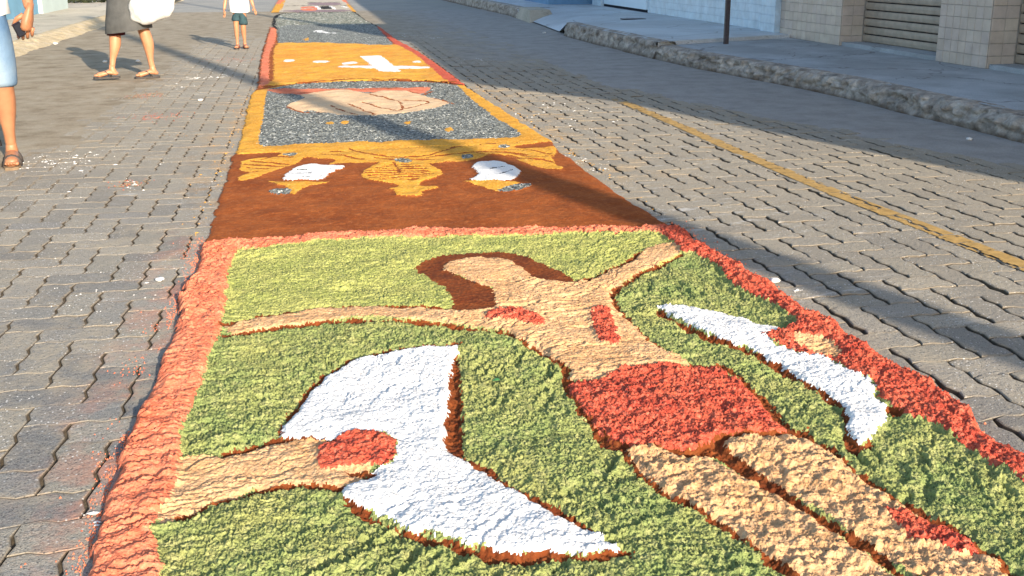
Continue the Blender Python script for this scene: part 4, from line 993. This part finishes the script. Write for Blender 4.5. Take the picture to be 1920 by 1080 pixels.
# ------------------------------------------------------------------ people
def skinned(nodes, edges, root, extra=None, sub=2):
    """nodes: name -> (x,y,z,r[,r2]); returns vertices and faces of a smooth skin surface"""
    names = list(nodes); idx = {k: i for i, k in enumerate(names)}
    me = bpy.data.meshes.new('tmp'); me.from_pydata([nodes[k][:3] for k in names], [(idx[a], idx[b]) for a, b in edges], [])
    o = bpy.data.objects.new('tmp', me); COL.objects.link(o)
    mod = o.modifiers.new('skin', 'SKIN'); mod.use_smooth_shade = True; mod.branch_smoothing = .6
    if not me.skin_vertices: 
        bpy.context.view_layer.objects.active = o
    sv = me.skin_vertices[0].data
    for k in names:
        r = nodes[k][3]; r2 = nodes[k][4] if len(nodes[k]) > 4 else r
        sv[idx[k]].radius = (r, r2); sv[idx[k]].use_root = (k == root)
    ss = o.modifiers.new('sub', 'SUBSURF'); ss.levels = sub; ss.render_levels = sub
    dg = bpy.context.evaluated_depsgraph_get(); ev = o.evaluated_get(dg); m2 = ev.to_mesh()
    V = [v.co[:] for v in m2.vertices]; F = [list(p.vertices) for p in m2.polygons]; ev.to_mesh_clear()
    bpy.data.objects.remove(o); bpy.data.meshes.remove(me)
    return V, F
def lerp(a, b, t): return tuple(a[i] * (1 - t) + b[i] * t for i in range(3))
def hand(mb, wrist, tip, side, s, curl=.3, fat=.45):
    """palm + five bent fingers; side = direction (unit) in which the thumb lies"""
    w = Vector(wrist); d = (Vector(tip) - w).normalized(); th = Vector(side).normalized(); nrm = d.cross(th).normalized()
    palm = .095 * s
    mb.tube([w - d * .045, w - d * .005, w + d * palm * .4, w + d * palm * .9, w + d * palm * 1.05], [.022 * s, .027 * s, .040 * s, .043 * s, .030 * s], 12, fat) if abs(th.z) < .5 else mb.tube([w - d * .01, w + d * palm * .4, w + d * palm], [.026 * s, .038 * s, .038 * s], 10, .6)
    for k, (off, L) in enumerate(((.030, .068), (.010, .076), (-.010, .071), (-.029, .056))):
        a = w + d * palm * .88 + th * off * s; dirn = d.copy(); p = [a]; dd_ = d.copy()
        for q in range(3):
            dd_ = (dd_ + nrm * curl * (.7 + .25 * q)).normalized(); p.append(p[-1] + dd_ * L * s * (.42, .33, .25)[q])
        mb.tube(p, [.0095 * s, .009 * s, .0082 * s, .0058 * s], 7)
    a = w + d * palm * .22 + th * .022 * s
    mb.tube([a, a + (d * .5 + th * .75 + nrm * .15).normalized() * .036 * s, a + (d * .5 + th * .75).normalized() * .036 * s + (d * .9 + th * .3 + nrm * .4).normalized() * .044 * s], [.014 * s, .012 * s, .008 * s], 8)
def foot(mb, ankle, d, s, heelz=.0):
    """bare foot: from heel to five toes; d = horizontal direction of the toes"""
    a = Vector(ankle); d = Vector((d[0], d[1], 0)).normalized(); q = Vector((-d.y, d.x, 0)); z0 = a.z - .075 * s
    mb.tube([a + Vector((0, 0, .045 * s)), a + Vector((0, 0, .01 * s)), a - d * .006 * s - Vector((0, 0, .022 * s)), a - d * .012 * s - Vector((0, 0, .052 * s))], [.028 * s, .032 * s, .036 * s, .033 * s], 12)
    mb.tube([a - d * .055 * s + Vector((0, 0, -.052 * s)), a - d * .035 * s + Vector((0, 0, -.045 * s)), a + d * .03 * s + Vector((0, 0, -.030 * s)), a + d * .09 * s + Vector((0, 0, -.047 * s)), a + d * .135 * s + Vector((0, 0, -.058 * s)), a + d * .155 * s + Vector((0, 0, -.060 * s))],
            [.018 * s, .033 * s, .037 * s, .036 * s, .038 * s, .030 * s], 12, .75)
    for k in range(5):
        o_ = (-.030 + k * .0145) * s; L = (.030, .034, .032, .029, .042)[k] * s; r = (.0075, .008, .0085, .009, .013)[k] * s
        b0 = a + d * .140 * s + q * o_ + Vector((0, 0, -.061 * s)); mb.tube([b0, b0 + d * L * .6 + Vector((0, 0, .002)), b0 + d * L], [r, r, r * .7], 7)
def sandal(parent, ankle, d, s, mat, strapmat, style, tilt=0.):
    a = Vector(ankle); d = Vector((d[0], d[1], 0)).normalized(); q = Vector((-d.y, d.x, 0)); zb = a.z - .098 * s
    out = [(-.075, .0), (-.065, .026), (-.03, .034), (.03, .033), (.09, .043), (.14, .045), (.18, .034), (.195, .0)]
    pts = [a + d * u * s + q * v * s for u, v in out] + [a + d * u * s - q * v * s for u, v in out[-2:0:-1]]
    n = len(pts); V = [(p.x, p.y, zb + max(0, -tilt * ((p - a).dot(d)))) for p in pts] + [(p.x, p.y, zb + .020 * s + max(0, -tilt * ((p - a).dot(d)))) for p in pts]
    so = mobj('sandal', V, [list(range(n))[::-1], list(range(n, 2 * n))] + [(i, (i + 1) % n, (i + 1) % n + n, i + n) for i in range(n)], mat, parent)
    b = MB(); zt = a.z - .03 * s
    if style == 'flip':
        t0 = a + d * .125 * s; t0.z = zb + .045 * s
        for sg in (1, -1):
            e = a + d * .01 * s + q * .036 * sg * s; e.z = zb + .02 * s; m_ = (t0 + e) / 2 + q * .010 * sg * s; m_.z = a.z - .022 * s
            MB().tube([t0, m_, e], [.006 * s, .008 * s, .007 * s], 6).build('strap', strapmat, so, smooth=True)
    else:
        for u, h in ((.105, .058), (.0, .075)):
            pp = []
            for k in range(9):
                an = math.pi * k / 8; c_ = a + d * u * s + q * math.cos(an) * .046 * s; c_.z = zb + .015 * s + math.sin(an) * h * s; pp.append(c_)
            MB().tube(pp, .012 * s, 6, .9).build('strap', strapmat, so, smooth=True)
def person(name, label, loc, J, s, skin, bulk=1., hair='short', face=(0, -1), leg=1.):
    """J: joints relative to loc; the body is one skinned surface with hands, feet and a face"""
    root = tag(empty(name, loc), label, 'person')
    k = s * bulk; nd = {}; ed = []
    nd['pelvis'] = (*J['pelvis'], .135 * k, .10 * k); nd['waist'] = (*lerp(J['pelvis'], J['chest'], .45), .125 * k, .095 * k)
    nd['chest'] = (*J['chest'], .15 * k, .105 * k); nd['neckb'] = (*lerp(J['chest'], J['neck'], .75), .085 * k, .07 * k); nd['neck'] = (*J['neck'], .055 * s, .055 * s); nd['jaw'] = (*lerp(J['neck'], J['head'], .55), .058 * s, .064 * s)
    ed += [('pelvis', 'waist'), ('waist', 'chest'), ('chest', 'neckb'), ('neckb', 'neck'), ('neck', 'jaw')]
    for S in 'LR':
        nd['sh' + S] = (*J['sh' + S], .055 * k); nd['el' + S] = (*J['el' + S], .040 * k); nd['fa' + S] = (*lerp(J['el' + S], J['wr' + S], .3), .041 * k); nd['wr' + S] = (*J['wr' + S], .026 * s)
        nd['ua' + S] = (*lerp(J['sh' + S], J['el' + S], .4), .048 * k)
        ed += [('neckb', 'sh' + S), ('sh' + S, 'ua' + S), ('ua' + S, 'el' + S), ('el' + S, 'fa' + S), ('fa' + S, 'wr' + S)]
        nd['hip' + S] = (*J['hip' + S], .088 * k); nd['th' + S] = (*lerp(J['hip' + S], J['kn' + S], .4), .080 * k); nd['kn' + S] = (*J['kn' + S], .055 * k * leg)
        fd = Vector((*J['fd' + S], 0)).normalized()
        cf = Vector(lerp(J['kn' + S], J['an' + S], .30)) - fd * .018 * s
        nd['cf' + S] = (*cf, .060 * k * leg); nd['lo' + S] = (*lerp(J['kn' + S], J['an' + S], .72), .034 * k); nd['an' + S] = (*J['an' + S], .031 * s)
        ed += [('pelvis', 'hip' + S), ('hip' + S, 'th' + S), ('th' + S, 'kn' + S), ('kn' + S, 'cf' + S), ('cf' + S, 'lo' + S), ('lo' + S, 'an' + S)]
    V, F = skinned(nd, ed, 'pelvis')
    mb = MB(); mb.add(V, F)
    for S in 'LR':
        foot(mb, J['an' + S], J['fd' + S], s); hand(mb, J['wr' + S], J['hd' + S], J['tb' + S], s * J.get('hs' + S, 1), J.get('curl' + S, .3), J.get('fat' + S, .45))
    h = Vector(J['head']); f = Vector((face[0], face[1], 0)).normalized(); q = Vector((-f.y, f.x, 0))
    hs = 1.0 if s > .85 else 1.22; hs *= s
    yaw = math.atan2(f.x, -f.y)
    prof = [(-.118, .020, .026, .040), (-.105, .040, .050, .022), (-.075, .056, .068, .010), (-.035, .068, .084, .004), (.01, .074, .092, 0), (.05, .073, .092, -.004), (.085, .060, .075, -.006), (.108, .036, .046, -.006), (.116, .012, .016, -.006)]
    mb.loft([(h.x + f.x * o_ * hs, h.y + f.y * o_ * hs, h.z + z * hs, rx * hs, ry * hs, yaw) for z, rx, ry, o_ in prof], 20)
    nose = h + f * .088 * hs; mb.tube([nose + Vector((0, 0, .020 * hs)), nose + f * .016 * hs + Vector((0, 0, -.014 * hs)), nose + f * .004 * hs + Vector((0, 0, -.026 * hs))], [.007 * hs, .013 * hs, .010 * hs], 8)
    for sg in (1, -1):
        e = h + q * .074 * hs * sg; mb.ball((e.x, e.y, e.z - .005 * hs), (.012 * hs, .016 * hs, .030 * hs), 8, 6)
    mb.build('body', skin, root, smooth=True)
    ey = MB(); 
    for sg in (1, -1):
        e = h + f * .082 * hs + q * .031 * hs * sg; ey.ball((e.x, e.y, e.z + .012 * hs), (.012 * hs, .010 * hs, .008 * hs), 8, 6)
    ey.build('eyes', M['eye'], root, smooth=True)
    mo = h + f * .086 * hs; MB().tube([mo + q * .022 * hs + Vector((0, 0, -.052 * hs)), mo + f * .006 * hs + Vector((0, 0, -.050 * hs)), mo - q * .022 * hs + Vector((0, 0, -.052 * hs))], [.003 * hs, .007 * hs, .003 * hs], 6).build('mouth', M['lip'], root, smooth=True)
    hb = MB(); rr = []
    for z, rx, ry, o_ in ((-.03, .070, .062, -.042), (.01, .079, .078, -.026), (.05, .080, .096, -.012), (.085, .068, .084, -.008), (.112, .044, .054, -.008), (.124, .016, .02, -.008)):
        rr.append((h.x + f.x * o_ * hs, h.y + f.y * o_ * hs, h.z + z * hs, rx * hs, ry * hs, yaw))
    if hair == 'long': rr = [(h.x - f.x * .05 * hs, h.y - f.y * .05 * hs, h.z - .16 * hs, .05 * hs, .04 * hs, yaw), (h.x - f.x * .05 * hs, h.y - f.y * .05 * hs, h.z - .08 * hs, .066 * hs, .052 * hs, yaw)] + rr
    hb.loft(rr, 18).build('hair', M['hair'], root, smooth=True)
    return root
def cloth_skin(name, nodes, edges, rootn, mat, parent): 
    V, F = skinned(nodes, edges, rootn); return mobj(name, V, F, mat, parent, True)
def torso_shirt(parent, J, s, mat, hem_z, hw, hd, bulk=1.):
    c = J['chest']; p = J['pelvis']; nk = J['neck']; sh = abs(J['shL'][0] - J['shR'][0]) / 2
    ax = (Vector(J['shL']) - Vector(J['shR'])); yaw = math.atan2(ax.y, ax.x); shw = ax.length / 2
    b = MB(); n = 28
    rings = [(p[0], p[1], hem_z, hw, hd, yaw), (p[0], p[1], hem_z + .004, hw + .002, hd + .002, yaw), (p[0], p[1], hem_z + .12 * s, hw * .98, hd * .98, yaw), (*lerp(p, c, .6)[:2], lerp(p, c, .6)[2], hw * .97, hd, yaw), (c[0], c[1], c[2] + .02, shw * .92, hd * 1.05, yaw),
             (c[0], c[1], J['shL'][2] - .02 * s, shw * 1.02, hd * .95, yaw), (c[0], c[1], J['shL'][2] + .045 * s, shw * .78, hd * .75, yaw), (nk[0], nk[1], nk[2] - .012 * s, .072 * s, .068 * s, yaw), (nk[0], nk[1], nk[2] + .006 * s, .066 * s, .062 * s, yaw)]
    b.loft(rings, n, cap=False)
    for i, v in enumerate(b.V[:n * 5]):   # hanging folds
        a = 2 * math.pi * (i % n) / n; f_ = .010 * s * math.sin(a * 5 + (i // n)) * (1 - (i // n) / 6)
        b.V[i] = (v[0] + math.cos(a + yaw) * f_, v[1] + math.sin(a + yaw) * f_, v[2] + (.010 * s * math.sin(a * 2 + 1) if i < 2 * n else 0))
    for S in 'LR':
        a_, e_ = Vector(J['sh' + S]), Vector(J['el' + S]); d = (e_ - a_)
        b.tube([a_ - d * .12, a_ + d * .15, a_ + d * .45, a_ + d * .78], [.060 * s, .072 * s * bulk, .072 * s * bulk, .076 * s * bulk], 14)
    o = b.build('shirt', mat, parent, smooth=True); return o

# man at the left edge, walking towards the camera with a phone
mx, my = G(-10, 309)
JM = dict(pelvis=(0, 0, .93), chest=(0, .0, 1.24), neck=(0, -.01, 1.47), head=(0, -.03, 1.60), shL=(.195, 0, 1.40), shR=(-.195, 0, 1.40), elL=(.275, .02, 1.13), elR=(-.26, .06, 1.12), wrL=(.315, -.085, .915), wrR=(-.29, -.02, .88), hdL=(.285, -.10, .80), hdR=(-.29, -.06, .78),
          tbL=(-.95, -.12, 0), tbR=(.6, -.8, 0), curlL=.62, hsL=1.18, fatL=.62, hipL=(.095, 0, .88), hipR=(-.095, .02, .88), knL=(.105, -.03, .49), knR=(-.10, .10, .50), anL=(.105, .0, .095), anR=(-.10, .33, .14), fdL=(.22, -1), fdR=(.1, -1))
man = person('person', 'man at the left edge in white shirt and faded denim shorts holding a phone', (mx, my, 0), JM, 1.02, M['skin'], 1.0, leg=1.12)
torso_shirt(man, JM, 1., M['shirt'], .885, .178, .125)
nd = {'p': (0, 0, .93, .20, .125), 'w': (0, 0, 1.0, .175, .12)}; ed = [('p', 'w')]
for S, sg in (('L', 1), ('R', -1)):
    h_, k_ = JM['hip' + S], JM['kn' + S]
    nd['h' + S] = (h_[0] * 1.1, h_[1], h_[2] - .04, .112, .105); nd['m' + S] = (*lerp(h_, k_, .6), .100); nd['k' + S] = (*lerp(h_, k_, .98), .090); nd['e' + S] = (*lerp(h_, k_, 1.07), .088)
    ed += [('p', 'h' + S), ('h' + S, 'm' + S), ('m' + S, 'k' + S), ('k' + S, 'e' + S)]
cloth_skin('denim_shorts', nd, ed, 'p', M['denim'], man)
for S in 'LR': sandal(man, JM['an' + S], JM['fd' + S], 1.02, M['sole'], M['rubber'], 'slide')
hd = Vector((mx, my, 0)) + Vector(JM['wrL']); dn = (Vector(JM['hdL']) - Vector(JM['wrL'])).normalized(); pc = hd + dn * .105 + Vector((-.030, -.030, -.004))
ph = MB().box(-.024, .024, -.006, .006, -.044, .044, .0055); pho = ph.build('phone', M['phone']); pho.location = pc; pho.rotation_euler = (R(8), R(-24), R(35)); tag(pho, 'black mobile phone held in the hand of the man at the left edge', 'phone')
MB().box(-.019, .019, -.0070, -.0061, -.035, .035).build('screen', M['dark'], pho)

# woman walking to the left with a white bag
wx_, wy_ = G(238, 149)
JW = dict(pelvis=(.07, .02, .90), chest=(.06, .02, 1.17), neck=(.04, .02, 1.36), head=(.01, .01, 1.49), shL=(.13, .15, 1.30), shR=(-.03, -.13, 1.30), elL=(.20, .20, 1.05), elR=(.10, -.20, 1.06), wrL=(.12, .22, .86), wrR=(.22, -.19, .98), hdL=(.08, .22, .76), hdR=(.30, -.17, .94),
          tbL=(-.9, -.4, 0), tbR=(-.3, -.2, 1), curlR=.7, hipL=(.11, .08, .85), hipR=(.03, -.03, .85), knL=(.205, .04, .475), knR=(-.077, .0, .485), anL=(.25, .06, .098), anR=(-.125, -.05, .115), fdL=(-.85, -.28), fdR=(-.9, -.15))
wom = person('person', 'woman in a charcoal skirt and flip-flops striding left with a white bag', (wx_, wy_, 0), JW, .95, M['skin_l'], .98, 'long', (-.85, -.5), 1.16)
torso_shirt(wom, JW, .95, M['dress'], .80, .165, .125, .95)
b = MB(); n = 32; rr = [(.065, .0, .497, .218, .20), (.065, .0, .502, .220, .202), (.067, .0, .60, .212, .19), (.070, .005, .72, .198, .172), (.07, .01, .86, .182, .15), (.07, .02, .98, .140, .11)]
b.loft(rr, n, cap=False)
for i, v in enumerate(b.V):
    a = 2 * math.pi * (i % n) / n; f_ = .012 * math.sin(a * 4 + .6) * (1 - (i // n) / 6); b.V[i] = (v[0] + math.cos(a) * f_, v[1] + math.sin(a) * f_, v[2] + (.028 * math.cos(a) if i < 2 * n else 0) - (.0))
sk = b.build('skirt', M['dress'], wom, smooth=True)
MB().loft([(-.066, .0, .455, .090, .088), (-.055, .0, .53, .090, .09), (-.03, 0, .62, .09, .09)], 18, cap=False).build('underskirt', M['maroon'], wom, smooth=True)
for S, tl in (('L', 0), ('R', .0)): sandal(wom, JW['an' + S], JW['fd' + S], .95, M['rubber'], M['rubber'], 'flip', tl)
bag = tag(empty('bag', (wx_, wy_, 0)), 'bulging white cloth bag hanging beside the woman\'s skirt', 'bag')
bm = bmesh.new(); bmesh.ops.create_icosphere(bm, subdivisions=4, radius=1)
for v in bm.verts:
    c_ = v.co.copy(); z = c_.z; sx = 1.0 if z < .2 else 1.0 - .35 * (z - .2)
    fold = .05 * math.sin(c_.x * 7 + c_.z * 4) + .035 * math.sin(c_.x * 3 - c_.z * 9 + 1) + .02 * math.sin(17 * c_.x + 5 * c_.z)
    v.co = Vector((.332 + c_.x * .225 * sx * (1 + fold), -.175 + c_.y * .11 * (1 + fold * 2), .815 + c_.z * (.235 if z < 0 else .21) * (1 + fold * .6) - .07 * c_.x * c_.x + .05 * c_.x))
V = [v.co[:] for v in bm.verts]; F = [[v.index for v in f.verts] for f in bm.faces]; bm.free()
mobj('sack', V, F, M['bag'], bag, True)
b = MB()
for dy in (-.03, .03): MB().tube([(.42, -.16 + dy, .96), (.33, -.17 + dy, 1.04), (.30, -.19 + dy, 1.0), (.24, -.17 + dy, .97)], .010, 6).build('strap', M['bag'], bag, smooth=True)

# small boy
bx_, by_ = G(452, 91.5)
JB = dict(pelvis=(.01, .02, .53), chest=(.01, .01, .72), neck=(.01, 0, .86), head=(.01, -.01, .98), shL=(.125, 0, .82), shR=(-.11, 0, .82), elL=(.175, .02, .67), elR=(-.165, .02, .67), wrL=(.205, -.02, .565), wrR=(-.19, -.03, .53), hdL=(.235, -.03, .48), hdR=(-.185, -.05, .45),
          tbL=(-.5, -.8, 0), tbR=(.6, -.8, 0), curlL=.12, curlR=.25, hipL=(.06, 0, .50), hipR=(-.04, 0, .50), knL=(.050, -.02, .29), knR=(-.045, -.01, .30), anL=(.055, .02, .068), anR=(-.045, .0, .068), fdL=(.25, -1), fdR=(-.1, -1))
boy = person('person', 'small boy in white shirt and dark teal shorts standing by the carpet', (bx_, by_, 0), JB, .66, M['skin_l'], .95)
torso_shirt(boy, JB, .66, M['shirt'], .50, .138, .088, .95)
nd = {'p': (.01, .01, .52, .115, .078), 'w': (.01, .01, .56, .11, .075)}; ed = [('p', 'w')]
for S, e_ in (('L', .86), ('R', .62)):
    h_, k_ = JB['hip' + S], JB['kn' + S]
    nd['h' + S] = (h_[0], h_[1], h_[2] - .02, .070); nd['k' + S] = (*lerp(h_, k_, e_ * .8), .070); nd['e' + S] = (*lerp(h_, k_, e_), .068)
    ed += [('p', 'h' + S), ('h' + S, 'k' + S), ('k' + S, 'e' + S)]
cloth_skin('shorts', nd, ed, 'p', M['shorts_g'], boy)
for S in 'LR': sandal(boy, JB['an' + S], JB['fd' + S], .66, M['rubber'], M['leather'], 'slide')
